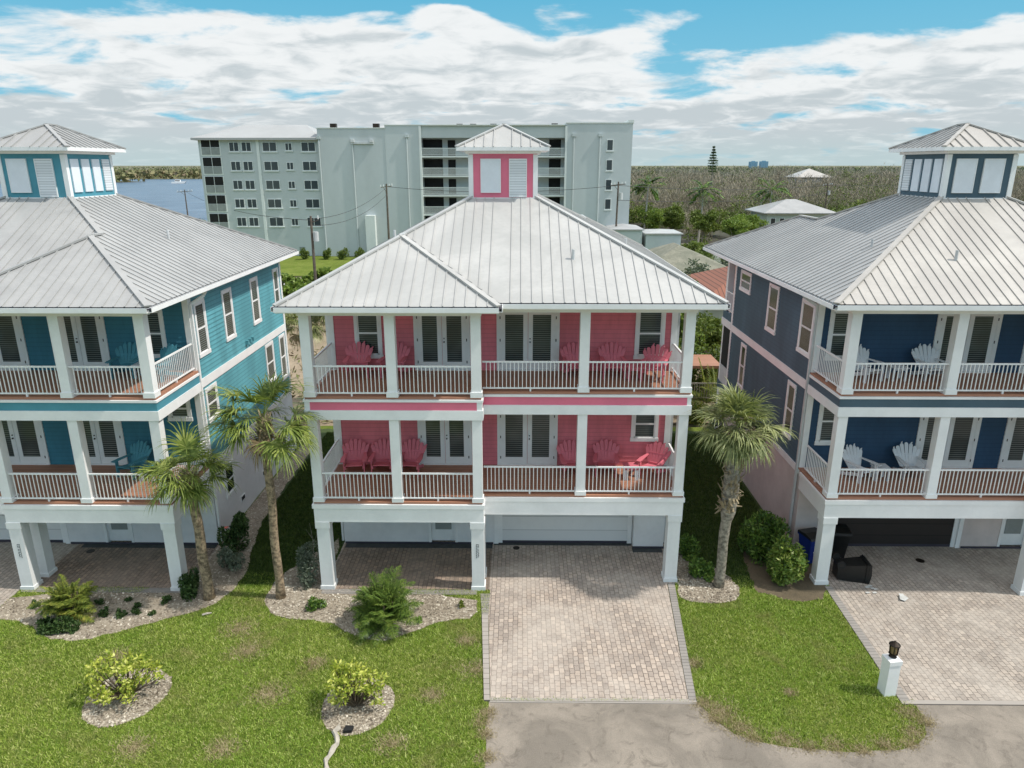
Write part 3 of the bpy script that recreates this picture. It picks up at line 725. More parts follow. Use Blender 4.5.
# ------------------------------------------------------------------ bins, litter, bollard
def wheelie_bin(label, loc, mt, lidm, rz=0, lying=False, logo=False):
    t = thing('wheelie_bin', label, 'bin', loc, rz)
    b = MB(); w0, w1 = .22, .30; d0, d1 = .24, .34; h = .98
    i = len(b.v); b.v += [(-w0,-d0,.06),(w0,-d0,.06),(w0,d0,.06),(-w0,d0,.06),(-w1,-d1,h),(w1,-d1,h),(w1,d1,h),(-w1,d1,h)]
    b.f += [(0,3,2,1),(4,5,6,7),(0,1,5,4),(1,2,6,5),(2,3,7,6),(3,0,4,7)]
    b.box(-w1-.025, w1+.025, -d1-.025, d1+.025, h-.06, h)
    body = b.build('body', mt, t)
    b = MB(); b.prism([(-d1-.05, h+.005), (d1+.03, h+.005), (d1, h+.09), (0, h+.12), (-d1, h+.07)], lambda u, v, w: (-w1-.03+w, u, v), 2*w1+.06); b.build('lid', lidm, t)
    b = MB(); b.tube([(-w1+.02, d1+.07, h-.02), (w1-.02, d1+.07, h-.02)], .018, 8); b.bar((-w1+.04, d1, h-.03), (-w1+.04, d1+.07, h-.02), .03, .03); b.bar((w1-.04, d1, h-.03), (w1-.04, d1+.07, h-.02), .03, .03); b.build('handle', mt, t)
    for s in (-1, 1):
        b = MB(); b.tube([(s*(w0+.01), d0+.06, .13), (s*(w0+.07), d0+.06, .13)], .13, 16); w = b.build('wheel', M['rubber'], t)
        b = MB(); b.tube([(s*(w0+.07), d0+.06, .13), (s*(w0+.078), d0+.06, .13)], .06, 12); b.build('hub', M['bin_black'], w)
    if logo:
        b = MB()
        for k, (x, z) in enumerate([(-.06, .62), (.06, .62), (0, .72)]): b.bar((x-.035, -.305, z-.02), (x+.04, -.305, z+.03), .02, .035)
        b.box(-.13, .13, -.30, -.295, .48, .515); b.build('recycling_mark', M['white'], t)
    if lying:
        t.rotation_euler = (R(90), 0, rz); t.location.z = .33
    return t
wheelie_bin('blue recycling bin with white mark beside the navy house wall', (9.98, 21.85, .02), M['bin_blue'], M['bin_black'], R(15), logo=True)
wheelie_bin('upright black bin standing behind the navy house pillar', (11.0, 22.2, .02), M['bin_black'], M['bin_black'], R(-5))
wheelie_bin('black bin lying tipped over on the paver driveway', (10.35, 20.85, .02), M['bin_black'], M['bin_black'], R(85), lying=True)
b = MB(); b.prism([(-.22,-.12),(-.05,-.2),(.2,-.05),(.16,.14),(-.1,.17)], lambda u, v, w: (u*.7, v*.8, .03+w+.12*abs(u)), .01); b.prism([(-.15,0),(.1,-.05),(.13,.3),(-.1,.33)], lambda u, v, w: (u*.6, v*.6, .05+w+.2*v*v), .01)
tag(b.build('newspaper', M['paper'], loc=(12.05, 19.6, .02)), 'crumpled newspaper lying alone on the navy house driveway', 'litter')
b = MB()
for k in range(7):
    x, y = random.uniform(-.3, .3), random.uniform(-.25, .2); b.prism([(x,y),(x+.14,y+.03),(x+.1,y+.1),(x-.02,y+.08)], lambda u, v, w: (u, v, .012+w+.02*k/7), .006)
tag(b.build('paper_scraps', M['paper'], loc=(11.15, 20.1, .02)), 'scattered paper scraps spilled beside the tipped black bin', 'litter')
bl = thing('driveway_bollard', 'white square post with a bronze lantern at the driveway edge', 'bollard', (9.50, 15.45, 0), R(8))
b = MB(); b.box(-.155, .155, -.155, .155, 0, 1.0); b.box(-.172, .172, -.172, .172, .94, 1.06); post = b.build('post', M['white'], bl)
b = MB(); b.box(-.172, .172, -.172, .172, 1.06, 1.11, .14); b.build('cap', M['white'], post)
b = MB(); b.tube([(0,0,1.11),(0,0,1.17),(0,0,1.2)], [.10,.06,.05], 12)
for k in range(6):
    a = k*math.pi/3; b.bar((.095*math.cos(a), .095*math.sin(a), 1.2), (.115*math.cos(a), .115*math.sin(a), 1.46), .018, .018, (0,1,0))
b.tube([(0,0,1.19),(0,0,1.21)], .11, 12); b.tube([(0,0,1.45),(0,0,1.47),(0,0,1.53),(0,0,1.56)], [.14,.13,.05,.015], 12); ln = b.build('lantern', M['dark_metal'], bl)
b = MB(); b.tube([(0,0,1.21),(0,0,1.45)], .075, 12); b.build('lamp_glass', M['glasslamp'], ln)
wl = thing('wall_lantern', 'small copper lantern on the wall under the navy porch', 'lantern', (10.35, 22.82, 1.9))
b = MB(); b.tube([(0,-.12,-.16),(0,-.12,-.12),(0,-.12,.1),(0,-.12,.2)], [.05,.1,.12,.02], 8); b.build('cage', M['copper'], wl)
b = MB(); b.bar((0,0,.05), (0,-.1,.16), .03, .03); b.box(-.05,.05,-.02,.01,-.1,.12); b.build('bracket', M['copper'], wl)
b = MB(); rq = random.Random(6)
b.tube([(rq.uniform(-.04,.04)+.05*math.sin(k*.9), -1.0+k*.12, .03+rq.uniform(-.01,.02)) for k in range(15)], [rq.uniform(.03,.075) for k in range(15)], 6)
tag(b.build('edging_stone', M['bark_pale'], loc=(-4.33, 13.45, .01)), 'pale broken strip of edging leading to the yellow bush', 'edging')
b = MB(); b.prism([(0,-.12),(.2,-.1),(.22,.05),(.02,.06)], lambda u, v, w: (u, v, w), .08)
tag(b.build('black_drain_cap', M['rubber'], loc=(-4.2, 14.0, .02)), 'small black block at the edge of the gravel ring', 'drain')
b = MB(); b.tube([(-.12,-.04,.03),(.0,.0,.05),(.12,.07,.03)], [.03,.035,.02], 6)
tag(b.build('wood_stick', M['bark_pale'], loc=(-9.45, 18.55, .01)), 'short pale stick on the lawn below the teal house bed', 'stick')

# ------------------------------------------------------------------ ground sheets
def inpoly(x, y, poly):
    c = np.zeros(len(x), bool); n = len(poly); j = n-1
    for i in range(n):
        xi, yi = poly[i]; xj, yj = poly[j]
        c ^= ((yi > y) != (yj > y)) & (x < (xj-xi)*(y-yi)/((yj-yi) or 1e-9)+xi); j = i
    return c
def wobble(poly, amp=.05, step=.22):
    out = []; r = random.Random(5)
    for i in range(len(poly)):
        p, q = poly[i], poly[(i+1) % len(poly)]; L = math.hypot(q[0]-p[0], q[1]-p[1]); n = max(1, int(L/step))
        for k in range(n):
            t = k/n; out.append((p[0]+(q[0]-p[0])*t+r.uniform(-amp, amp), p[1]+(q[1]-p[1])*t+r.uniform(-amp, amp)))
    return out
def chaikin(poly, it=2):
    for _ in range(it):
        o = []
        for i in range(len(poly)):
            p, q = poly[i], poly[(i+1) % len(poly)]
            o += [(p[0]*.75+q[0]*.25, p[1]*.75+q[1]*.25), (p[0]*.25+q[0]*.75, p[1]*.25+q[1]*.75)]
        poly = o
    return poly
def sheet(name, poly, z, m, thick=0):
    b = MB()
    if thick: b.prism(poly, lambda u, v, w: (u, v, z-thick+w), thick)
    else: b.poly([(x, y, z) for x, y in poly])
    bm_o = b.build(name, m); 
    if not thick:
        for p in bm_o.data.polygons:
            if p.normal.z < 0: p.flip()
    bmm = bmesh.new(); bmm.from_mesh(bm_o.data); bmesh.ops.triangulate(bmm, faces=[f for f in bmm.faces if len(f.verts) > 4]); bmm.to_mesh(bm_o.data); bmm.free()
    return tag(bm_o, kind='structure')
b = MB(); b.poly([(-9000,-300,-.12),(9000,-300,-.12),(9000,14000,-.12),(-9000,14000,-.12)]); struct(b, 'ground', M['soil'])
sheet('lawn', [(-45,2),(45,2),(45,35),(-45,35)], 0, M['lawn'])
sheet('sandy_yard', wobble([(-45,35),(45,35),(60,70),(-60,70)], .8, 3), -.02, M['sand'])
sheet('back_lawn', wobble([(-70,88),(20,88),(20,112),(-70,112)], .5, 3), -.03, M['lawn'])
sheet('back_street', [(-90,78),(60,78),(60,84),(-90,84)], -.04, M['street'])
sheet('side_street', wobble([(20,118),(120,118),(120,126),(20,126)], .5, 4), -.03, M['sand'])
road = [(-.76,15.0),(-.80,14.0),(-.72,12),(-.7,4),(34,4),(34,15.08),(9.74,15.12)] + [(10.02,14.95),(9.98,14.55),(9.75,14.0),(9.42,13.72),(8.9,13.55),(7.94,13.46),(7.0,13.52),(6.15,13.64),(5.6,13.78),(5.18,14.0),(4.85,14.4),(4.62,14.85),(4.52,15.06)]
sheet('road', wobble(road, .03, .3), .010, M['asphalt'])
M['shade_lawn'] = ground_mat('painted_shade_turf', (.035, .06, .012), (.05, .08, .016), (.06, .07, .025), .8, 25, .8)  # shade of the gaps put into the turf colour
sheet('painted_shade_lawn', wobble([(-10.0,20.9),(-9.3,20.5),(-7.9,20.7),(-6.2,20.6),(-6.2,34.5),(-10.7,34.5),(-10.7,22)], .15, .4), .004, M['shade_lawn']); sheet('painted_shade_lawn', wobble([(5.1,20.9),(7.5,20.6),(9.8,20.7),(9.8,34.5),(5.1,34.5)], .15, .4), .004, M['shade_lawn'])
dr1 = [(-.72,15.1),(4.32,15.1),(4.82,20.4),(5.2,20.45),(5.2,23.1),(-6.3,23.1),(-6.3,19.98),(-.92,19.98),(-.92,18.6)]
sheet('paved_driveway', dr1, .020, M['paver'], .02)
dr2 = [(9.95,15.14),(30,15.14),(30,23.05),(10.1,23.05)]
sheet('paved_driveway', dr2, .020, M['paver_cool'], .02)
dr3 = [(-22.4,13),(-16.0,13),(-16.0,19.98),(-10.7,19.98),(-10.7,23.1),(-22.4,23.1)]
sheet('paved_driveway', dr3, .020, M['paver_cool'], .02)
M['paver_dark'] = paver_mat('dark_brown_pavers', (.36, .255, .185), (.20, .155, .125), (.30, .24, .19), (.085, .07, .055))  # darker, browner pavers laid over two porch bays
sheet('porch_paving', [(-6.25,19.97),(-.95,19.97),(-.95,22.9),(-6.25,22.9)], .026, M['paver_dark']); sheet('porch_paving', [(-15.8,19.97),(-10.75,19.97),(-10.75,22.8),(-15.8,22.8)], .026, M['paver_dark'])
M['slate_strip'] = mat('dark_slate_edging', (.055, .06, .062), .8, .2, 4)
b = MB(); b.box(-6.2, -.95, 22.55, 22.84, 0, .034); b.box(4.0, 5.05, 22.35, 22.62, 0, .034); b.box(-.9, 4.0, 22.8, 23.0, 0, .034); b.box(-15.6, -10.8, 22.45, 22.7, 0, .034); struct(b, 'dark_edging', M['slate_strip'])
b = MB(); b.prism([(-1.22,19.75),(-.92,19.75),(-.92,18.6),(-1.12,18.6)], lambda u, v, w: (u, v, w), .028)
b.prism([(-6.3,19.70),(-1.33,19.70),(-1.33,19.95),(-6.3,19.95)], lambda u, v, w: (u, v, w), .026)
b.prism([(4.52,15.08),(5.06,20.4),(4.84,20.4),(4.33,15.08)], lambda u, v, w: (u, v, w), .03)
b.prism([(9.70,15.12),(9.95,15.12),(10.1,20.3),(9.88,20.3)], lambda u, v, w: (u, v, w), .028)
b.prism([(-15.9,19.70),(-10.7,19.70),(-10.7,19.95),(-15.9,19.95)], lambda u, v, w: (u, v, w), .026)
struct(b, 'paver_border', M['paver_edge'])
b = MB(); b.prism([(-1.24,18.6),(-1.02,18.6),(-1.02,15.2),(-1.02,14.98),(4.66,14.98),(4.66,15.14),(-.82,15.14),(-.9,15.12),(-1.02,15.12)], lambda u, v, w: (u, v, w), .024)
b = MB(); b.prism([(-1.12,18.6),(-.93,18.6),(-.73,15.0),(-.88,15.0)], lambda u, v, w: (u, v, w), .045); b.box(-.73, 4.52, 14.96, 15.12, 0, .027); b.box(9.7, 30, 15.0, 15.15, 0, .027)
struct(b, 'concrete_border', M['paver_edge_pale'])
beds = {
 'teal': [(-16.0,18.3),(-14.6,18.1),(-13.7,17.4),(-12.6,17.25),(-11.2,17.95),(-10.0,18.65),(-9.2,19.3),(-9.1,21.1),(-9.5,22.6),(-9.9,25),(-9.95,33),(-10.7,33),(-10.7,19.7),(-16.0,19.7)],
 'pink': [(-8.0,19.3),(-7.45,18.45),(-5.7,18.3),(-4.93,17.7),(-4.0,17.3),(-3.2,17.7),(-2.1,18.45),(-1.24,18.5),(-1.30,19.7),(-6.35,19.7),(-6.4,23.5),(-7.0,22.5),(-8.0,20.6)],
 'right': [(5.0,19.75),(5.33,19.3),(6.6,19.35),(7.15,20.0),(6.95,21),(6.0,22),(5.7,24),(5.25,24),(5.25,20.5)],
 'ring1': [(-10.05+1.0*math.cos(a), 15.1+1.08*math.sin(a)) for a in np.linspace(0, 2*math.pi, 20)[:-1]],
 'ring2': [(-4.05+.9*math.cos(a), 14.82+1.0*math.sin(a)) for a in np.linspace(0, 2*math.pi, 20)[:-1]]}
for k, pl in beds.items():
    pl2 = wobble(chaikin(pl, 1) if 'ring' not in k else pl, .04, .25); beds[k] = pl2
    sheet('gravel_bed', pl2, .012, M['gravel'])
worn = [(-8.2,17.9,.5),(-7.6,16.9,.45),(-6.4,15.2,.5),(-1.12,16.2,.42),(-3,13.6,.4),(-9,13.4,.4),(-1.5,17.4,.3),(-11.2,16.6,.35),(-5.6,16.4,.3),(5.0,14.75,.45),(5.35,14.15,.35),(6.3,13.8,.3),(7.4,13.62,.28),(8.6,13.66,.25),(9.5,14.05,.3),(9.75,14.7,.3),(4.75,16.5,.25),(7.0,15.4,.15),(-6.9,13.4,.35),(-2.2,15.2,.3),(-13.6,14.2,.35)]
for i, (px, py, rr_) in enumerate(worn):
    q_ = random.Random(i); sheet('bare_dirt', [(px+rr_*.36*q_.uniform(.35, 1.3)*math.cos(a), py+rr_*.28*q_.uniform(.35, 1.3)*math.sin(a)) for a in np.linspace(0, 6.283, 15)[:-1]], .005+.0002*i, M['dirt'])
mul = wobble([(7.6,19.9),(8.6,19.45),(9.6,19.6),(9.9,20.2),(10.0,23),(8.2,23.5),(7.7,21.5)], .06, .25)
sheet('mulch_bed', mul, .014, M['mulch'])
b = MB()
for x, y, r in [(-.1, 22.6, .12), (13.8, 21.9, .14), (-15.1, 22.2, .14)]:
    b.tube([(x, y, .02), (x, y, .032)], r, 16)
struct(b, 'drain_cover', M['dark_metal'])
# pebbles, grass blades (stuff)
def scatter(poly, n):
    xs = [p[0] for p in poly]; ys = [p[1] for p in poly]
    x = rng.uniform(min(xs), max(xs), n); y = rng.uniform(min(ys), max(ys), n); k = inpoly(x, y, poly)
    return x[k], y[k]
PX, PY = [], []
for k, pl in beds.items():
    x, y = scatter(pl, {'teal': 26000, 'pink': 16000, 'right': 5000, 'ring1': 3200, 'ring2': 2600}[k]); PX.append(x); PY.append(y)
x = np.concatenate(PX); y = np.concatenate(PY); n = len(x)
C = np.stack([x, y, np.full(n, .02)], 1)
u = rdir(n, -.35, .35); w = np.stack([-u[:,1], u[:,0], rng.uniform(-.4, .4, n)], 1); s = rng.uniform(.014, .045, n)[:, None]
tag(quads('gravel_stones', np.stack([C-u*s, C-w*s*.8, C+u*s, C+w*s*.8+np.array([0,0,.008])], 1), M['stone']), kind='stuff', label='pale shell gravel covering the garden beds', cat='gravel')
solid = [dr1, dr2, dr3, mul, [(-1.14,18.7),(-.88,18.7),(-.7,15.0),(-.9,15.0)], [(4.3,15),(4.8,20.6),(5.1,20.6),(4.53,15)], [(9.68,15.1),(9.95,15.1),(10.1,20.3),(9.86,20.3)]]+list(beds.values())+[road]
def blades(n, x0, x1, y0, y1, hh, ww):
    x = rng.uniform(x0, x1, n); y = rng.uniform(y0, y1, n); k = np.ones(n, bool)
    for pl in solid: k &= ~inpoly(x, y, pl)
    k &= ~((np.abs(x+16.45) < 5.8) & (y > 22.7) | (np.abs(x+.58) < 5.8) & (y > 22.7) | (np.abs(x-15.33) < 5.8) & (y > 22.7))
    # thin, worn patches
    for px, py, r in worn:
        k &= ~(rng.random(n) < .62*np.exp(-((x-px)**2+(y-py)**2)/(.45*r*r)))
    x, y = x[k], y[k]; n = len(x)
    a = rng.uniform(0, 2*np.pi, n); dx, dy = np.cos(a), np.sin(a); h = hh*rng.uniform(.5, 1.3, n); w = ww*rng.uniform(.6, 1.3, n)
    lx, ly = rng.normal(0, .6, n)*h, rng.normal(0, .6, n)*h; z0 = np.zeros(n)
    p0 = np.stack([x-dx*w, y-dy*w, z0], 1); p1 = np.stack([x+dx*w, y+dy*w, z0], 1)
    p2 = np.stack([x+lx+dx*w*.3, y+ly+dy*w*.3, h], 1); p3 = np.stack([x+lx-dx*w*.3, y+ly-dy*w*.3, h], 1)
    return np.stack([p0, p1, p2, p3], 1)
G = blades(470000, -17, 10.1, 12.4, 20.9, .05, .0075)
M['shade_blade'] = leaf_mat('painted_shade_blade', [(.012, .03, .006), (.04, .075, .012), (.075, .12, .02), (.13, .16, .04)], .7, .1, 3)  # blades darkened in colour to carry the shade between the houses
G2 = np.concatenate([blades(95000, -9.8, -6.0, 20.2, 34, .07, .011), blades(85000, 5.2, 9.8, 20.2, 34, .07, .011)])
tag(quads('painted_shade_grass', G2, M['shade_blade']), kind='stuff', label='thick grass between the houses, darkened in colour for the shade', cat='grass')
dry = []
for px, py, r_w in worn+[(-.78, 14.6, .22), (-.8, 13.9, .2), (-.74, 13.2, .22), (4.62, 15.0, .25), (4.85, 14.45, .25), (5.6, 13.85, .2), (6.8, 13.58, .2), (8.0, 13.5, .2), (9.2, 13.7, .2), (9.95, 14.4, .22), (-.9, 14.3, .2)]:
    n = int(2600*r_w); x = px+rng.normal(0, r_w*.6, n); y = py+rng.normal(0, r_w*.5, n); k = np.ones(n, bool)
    for pl in solid[:-1]: k &= ~inpoly(x, y, pl)
    x, y = x[k], y[k]; n = len(x); a = rng.uniform(0, 6.28, n); h = rng.uniform(.02, .055, n)+.012; dx, dy = np.cos(a)*.006, np.sin(a)*.006; lx, ly = rng.normal(0, .8, n)*h, rng.normal(0, .8, n)*h; z0 = np.zeros(n)
    dry.append(np.stack([np.stack([x-dx, y-dy, z0], 1), np.stack([x+dx, y+dy, z0], 1), np.stack([x+lx+dx*.4, y+ly+dy*.4, h], 1), np.stack([x+lx-dx*.4, y+ly-dy*.4, h], 1)], 1))
M['dry_blade'] = leaf_mat('dry_grass_blade', [(.16, .14, .06), (.32, .26, .14), (.46, .38, .23), (.60, .50, .34)], .8, .1, 3)
tag(quads('dry_grass', np.concatenate(dry), M['dry_blade']), kind='stuff', label='straw coloured dead grass in the worn lawn patches', cat='grass')
tag(quads('grass', G, M['grass_blade']), kind='stuff', label='short green lawn grass', cat='grass')

# ------------------------------------------------------------------ palms and plants
def quadstrip(Q, pts, widths, side):
    for i in range(len(pts)-1):
        a, b2 = pts[i], pts[i+1]; wa, wb = widths[i], widths[i+1]
        Q.append([a-side*wa, a+side*wa, b2+side*wb, b2-side*wb])
def fan_leaf(Q, o, d, pet, fan, nseg, droop, r):
    """costapalmate leaf: petiole then drooping segments"""
    o = np.array(o); d = np.array(d, float); d /= np.linalg.norm(d)
    up = np.array([0, 0, 1.]); side = np.cross(d, up); side /= np.linalg.norm(side)+1e-6; nrm = np.cross(side, d)
    end = o+d*pet+up*(-.12*pet*pet)
    quadstrip(Q, [o, (o+end)/2+nrm*.04, end], [.022, .016, .012], side)
    d2 = d+up*-.25; d2 /= np.linalg.norm(d2)
    for i in range(nseg):
        t = -1+2*(i+.5)/nseg; a = t*r.uniform(1.75, 1.95)
        sd = d2*math.cos(a)+side*math.sin(a)+nrm*(.22*abs(math.sin(a))+r.uniform(-.2, .2)); sd /= np.linalg.norm(sd)
        L = fan*(1-.28*abs(t)**1.5)*r.uniform(.7, 1.12)
        base = end+d2*.10*(1-abs(t)); p = [base]
        v = sd.copy(); q = base.copy()
        for k in range(4):
            q = q+v*L/4; p.append(q.copy()); v = v+up*(-droop*(.25+.5*k)*r.uniform(.7, 1.3)); v /= np.linalg.norm(v)
        sw = np.cross(sd, nrm); sw /= np.linalg.norm(sw)+1e-6
        quadstrip(Q, p, [.009, .022, .02, .012, .002], sw)
def sabal(name, label, loc, top, n, pet, fan, seedv, mt, lean_dirs=None, boots=0, r0=.14, r1=.12, droop=.5, trunkm='trunk'):
    r = random.Random(seedv); t = thing(name, label, 'palm tree', loc, 0, 'palm trees in front of the houses' if loc[1] < 21 else None)
    rb = r1*(1.45 if 0 < boots < .7 else 1.1)
    tx, ty, tz = top[0]-loc[0], top[1]-loc[1], top[2]
    pts, rad = [], []
    for k in range(15):
        f = k/14; pts.append((tx*f**1.4+.02*math.sin(k), ty*f**1.4, tz*f)); rad.append((r0*(1-f)+r1*f)*(1+.05*(k % 2))*(1.25 if k == 0 else 1)*(1 if f < boots or not boots else rb/r1))
    b = MB(); b.tube(pts, rad, 12); b.build('trunk', M[trunkm], t, smooth=True)
    if boots:
        b = MB()
        for k in range(200):
            f = boots+(1-boots)*r.random(); a = r.uniform(0, 6.28); c = Vector((tx*f**1.4, ty*f**1.4, tz*f)); dd = Vector((math.cos(a), math.sin(a), 0))
            b.bar(c+dd*rb*.9, c+dd*(rb+r.uniform(.03, .16))+Vector((0,0,r.uniform(-.18, .3))), .09, .03, dd, .04, .012)
        b.build('leaf_boots', M['boot'], t)
    Q = []
    for k in range(n):
        if lean_dirs and r.random() < .8:
            a, el = r.choice(lean_dirs); a += r.gauss(0, .35); el += r.gauss(0, .25)
        else: a = r.uniform(0, 6.28); el = math.asin(min(1, r.uniform(-.55, 1.0)))
        d = (math.cos(a)*math.cos(el), math.sin(a)*math.cos(el), math.sin(el))
        fan_leaf(Q, (tx+d[0]*.08, ty+d[1]*.08, tz+r.uniform(-.1, .15)), d, pet*r.uniform(.7, 1.15), fan*r.uniform(.8, 1.1), 30, droop*(1.3 if el < 0 else .8), r)
    quads('crown', np.array(Q), mt, t)
    Q = []
    for k in range(7 if boots else 4):
        a = r.uniform(0, 6.28); el = r.uniform(-1.35, -.8); d = (math.cos(a)*math.cos(el), math.sin(a)*math.cos(el), math.sin(el))
        fan_leaf(Q, (tx+d[0]*.1, ty+d[1]*.1, tz-.1), d, pet*.6, fan*.75, 20, .7, r)
    quads('dead_frond', np.array(Q), M['dry_frond'], t)
    return t
def pinnate(Q, o, az, el, L, r, nl=26, ll=.3, w=.012, curve=1.1):
    o = np.array(o, float); d = np.array([math.cos(az)*math.cos(el), math.sin(az)*math.cos(el), math.sin(el)]); p = o.copy(); up = np.array([0, 0, 1.])
    side = np.cross(d, up); side /= np.linalg.norm(side)+1e-6; prev = p.copy()
    for i in range(nl):
        prev = p.copy(); p = p+d*L/nl; d = d+up*(-curve/nl); d /= np.linalg.norm(d)
        Q.append([prev-side*.01, prev+side*.01, p+side*.009, p-side*.009])
        if i < 4: continue
        f = i/nl; l = ll*math.sin(math.pi*min(1, .15+f*.9))**.6*r.uniform(.8, 1.1)
        for s in (-1, 1):
            v = side*s*.85+d*.55+up*r.uniform(-.1, .35); v /= np.linalg.norm(v); m_ = p+v*l*.55; e = m_+(v+up*-.55)*l*.45; wd = np.cross(v, up); wd /= np.linalg.norm(wd)+1e-6
            Q.append([p-wd*w*.5, p+wd*w*.5, m_+wd*w, m_-wd*w]); Q.append([m_-wd*w, m_+wd*w, e+wd*.001, e-wd*.001])
def areca(name, label, loc, n, L, seedv, mt, h=.25, spread=1.0, rad=.3, cat='palm bush', ll=.3, group=None):
    r = random.Random(seedv); t = thing(name, label, cat, loc, 0, group); Q = []; b = MB()
    for k in range(n):
        a = r.uniform(0, 6.28); q = r.uniform(0, rad); o = (q*math.cos(a), q*math.sin(a), r.uniform(0, h)); a2 = a+r.gauss(0, .5)
        pinnate(Q, o, a2, r.uniform(.35, 1.5)*spread, L*r.uniform(.5, 1.1), r, nl=30, ll=ll, curve=r.uniform(.7, 1.6))
        if k % 4 == 0: b.tube([(o[0], o[1], 0), (o[0]*1.2, o[1]*1.2, h+.25)], .018, 5)
    quads('foliage', np.array(Q), mt, t); b.build('stem', M['stem'], t)
    return t
def shrub(name, label, loc, rad, n, ls, mt, cat='shrub', clumps=9, seedv=1, group=None, stems=5, lw=.45, thin=False):
    r = np.random.default_rng(seedv); t = thing(name, label, cat, loc, 0, group)
    rx, ry, rz = rad; cc = r.normal(0, 1, (clumps, 3)); cc /= np.linalg.norm(cc, axis=1, keepdims=True); cc *= r.uniform(.2, .75, (clumps, 1)); cc[:, 2] = np.abs(cc[:, 2])*.9+.1
    k = r.integers(0, clumps, n); d = r.normal(0, 1, (n, 3)); d /= np.linalg.norm(d, axis=1, keepdims=True); q = r.uniform(.55, 1, (n, 1))**.6
    cr = r.uniform(.26, .46, clumps)
    C = cc[k]+d*q*cr[k][:, None]; C = C*np.array([rx, ry, rz]); C[:, 2] = np.maximum(C[:, 2]+rz*.12, .03)
    D = d*np.array([1, 1, .7])+np.array([0, 0, .15])
    quads('foliage', leaves(C, ls*r.uniform(.6, 1.25, n), ls*lw*r.uniform(.7, 1.2, n), D, .9), mt, t)
    if stems:
        b = MB()
        for i in range(stems):
            c = cc[i % clumps]*np.array([rx, ry, rz]); b.tube([(c[0]*.12, c[1]*.12, 0), (c[0]*.5, c[1]*.5, c[2]*.55), tuple(c)], [.03, .02, .008], 5)
        b.build('stem', M['stem'], t)
    return t
sabal('palm_tree', 'short windblown palm in front of the teal house corner', (-9.75, 19.45, 0), (-9.80, 19.4, 4.3), 24, .66, .92, 21, M['palm_leaf'], [(3.2, .5), (3.0, -.1), (.3, .3), (1.8, .9), (4.6, .1), (5.4, -.2), (4.2, .4)], boots=.86, r0=.155, r1=.13)
sabal('palm_tree', 'tall slim palm in the gap beside the pink house', (-7.51, 19.5, 0), (-7.40, 19.4, 6.0), 28, .88, 1.0, 5, M['palm_leaf'], [(3.3, .45), (.1, .55), (1.5, 1.0), (4.7, -.3), (5.6, .2), (.3, -.2), (3.9, .9)], boots=.9, r0=.13, r1=.115)
sabal('palm_tree', 'full crowned palm with shaggy trunk between pink and navy houses', (6.46, 20.3, 0), (6.62, 20.3, 5.45), 52, .66, .92, 9, M['palm_leaf2'], boots=.50, r0=.15, r1=.17, droop=.5, trunkm='trunk_grey')
areca('pygmy_palm', 'feathery green pygmy palm in the bed before the pink house', (-3.95, 18.25, 0), 130, 1.15, 4, M['areca_leaf'], h=.6, rad=.36, ll=.3, spread=1.12)
areca('pygmy_palm', 'yellowing pygmy palm in the bed before the teal house', (-13.55, 18.45, 0), 80, .85, 8, M['areca_leaf2'], h=.55, rad=.26, ll=.26, spread=1.1)
def croton(label, loc, seedv, sc):
    r = np.random.default_rng(seedv); t = thing('croton_bush', label, 'bush', loc, 0, 'yellow leaved bushes on the lawn'); b = MB(); P = []
    for k in range(50):
        a = r.uniform(0, 6.28); q = math.sqrt(r.uniform(.04, 1)); top = np.array([q*math.cos(a)*.85*sc[0], q*math.sin(a)*.7*sc[1], sc[2]*r.uniform(.3, 1.25)*(1-.3*q*q)])
        b.tube([(top[0]*.12, top[1]*.12, 0), (top[0]*.6, top[1]*.6, top[2]*.45), tuple(top)], [.022, .015, .008], 5)
        n = 30; d = rdir(n, -.8, 1); C = top+d*r.uniform(.03, .19, (n, 1))*np.array([1, 1, .9]); P.append(leaves(C, r.uniform(.04, .08, n), r.uniform(.018, .034, n), d, .8))
    quads('foliage', np.concatenate(P), M['croton_leaf'], t); b.build('stem', M['stem'], t)
croton('wide yellow leaved croton on the lawn at left', (-10.1, 15.15, 0), 3, (1.15, 1.0, 1.0))
croton('smaller yellow leaved croton on the lawn near the driveway', (-4.1, 14.85, 0), 6, (.85, .8, .95))
shrub('leafy_shrub', 'glossy round shrub nearest the navy house pillar', (8.65, 20.55, 0), (.78, .7, 1.35), 3600, .075, M['clusia_leaf'], clumps=14, seedv=2, group='shrubs along the navy house wall')
shrub('leafy_shrub', 'taller darker shrub behind against the navy house wall', (8.55, 22.4, 0), (.95, 1.0, 1.6), 3800, .08, M['shrub_leaf'], clumps=14, seedv=12, group='shrubs along the navy house wall')
shrub('leafy_shrub', 'low bright shrub right of the pink house pillar', (6.0, 20.9, 0), (.5, .6, .9), 1500, .07, M['shrub_leaf'], clumps=8, seedv=3, group='shrubs by the shaggy palm')
shrub('leafy_shrub', 'small shrub behind the low one near the pink house pillar', (5.75, 22.0, 0), (.45, .55, .9), 1300, .07, M['shrub_leaf'], clumps=8, seedv=13, group='shrubs by the shaggy palm')
shrub('silver_shrub', 'tall silvery green shrub left of the pink house pillar', (-6.95, 20.5, 0), (.5, .8, 1.35), 2600, .05, M['sage_leaf'], clumps=12, seedv=4)
shrub('leafy_shrub', 'small bright green plant at the pink house corner pillar', (-6.2, 18.95, 0), (.45, .3, .4), 420, .07, M['shrub_leaf'], clumps=6, seedv=5)
shrub('oleander_shrub', 'grey green shrub with a coral flower by the teal wall', (-9.95, 22.2, 0), (.65, .9, 1.4), 2600, .07, M['dark_leaf'], clumps=12, seedv=6)
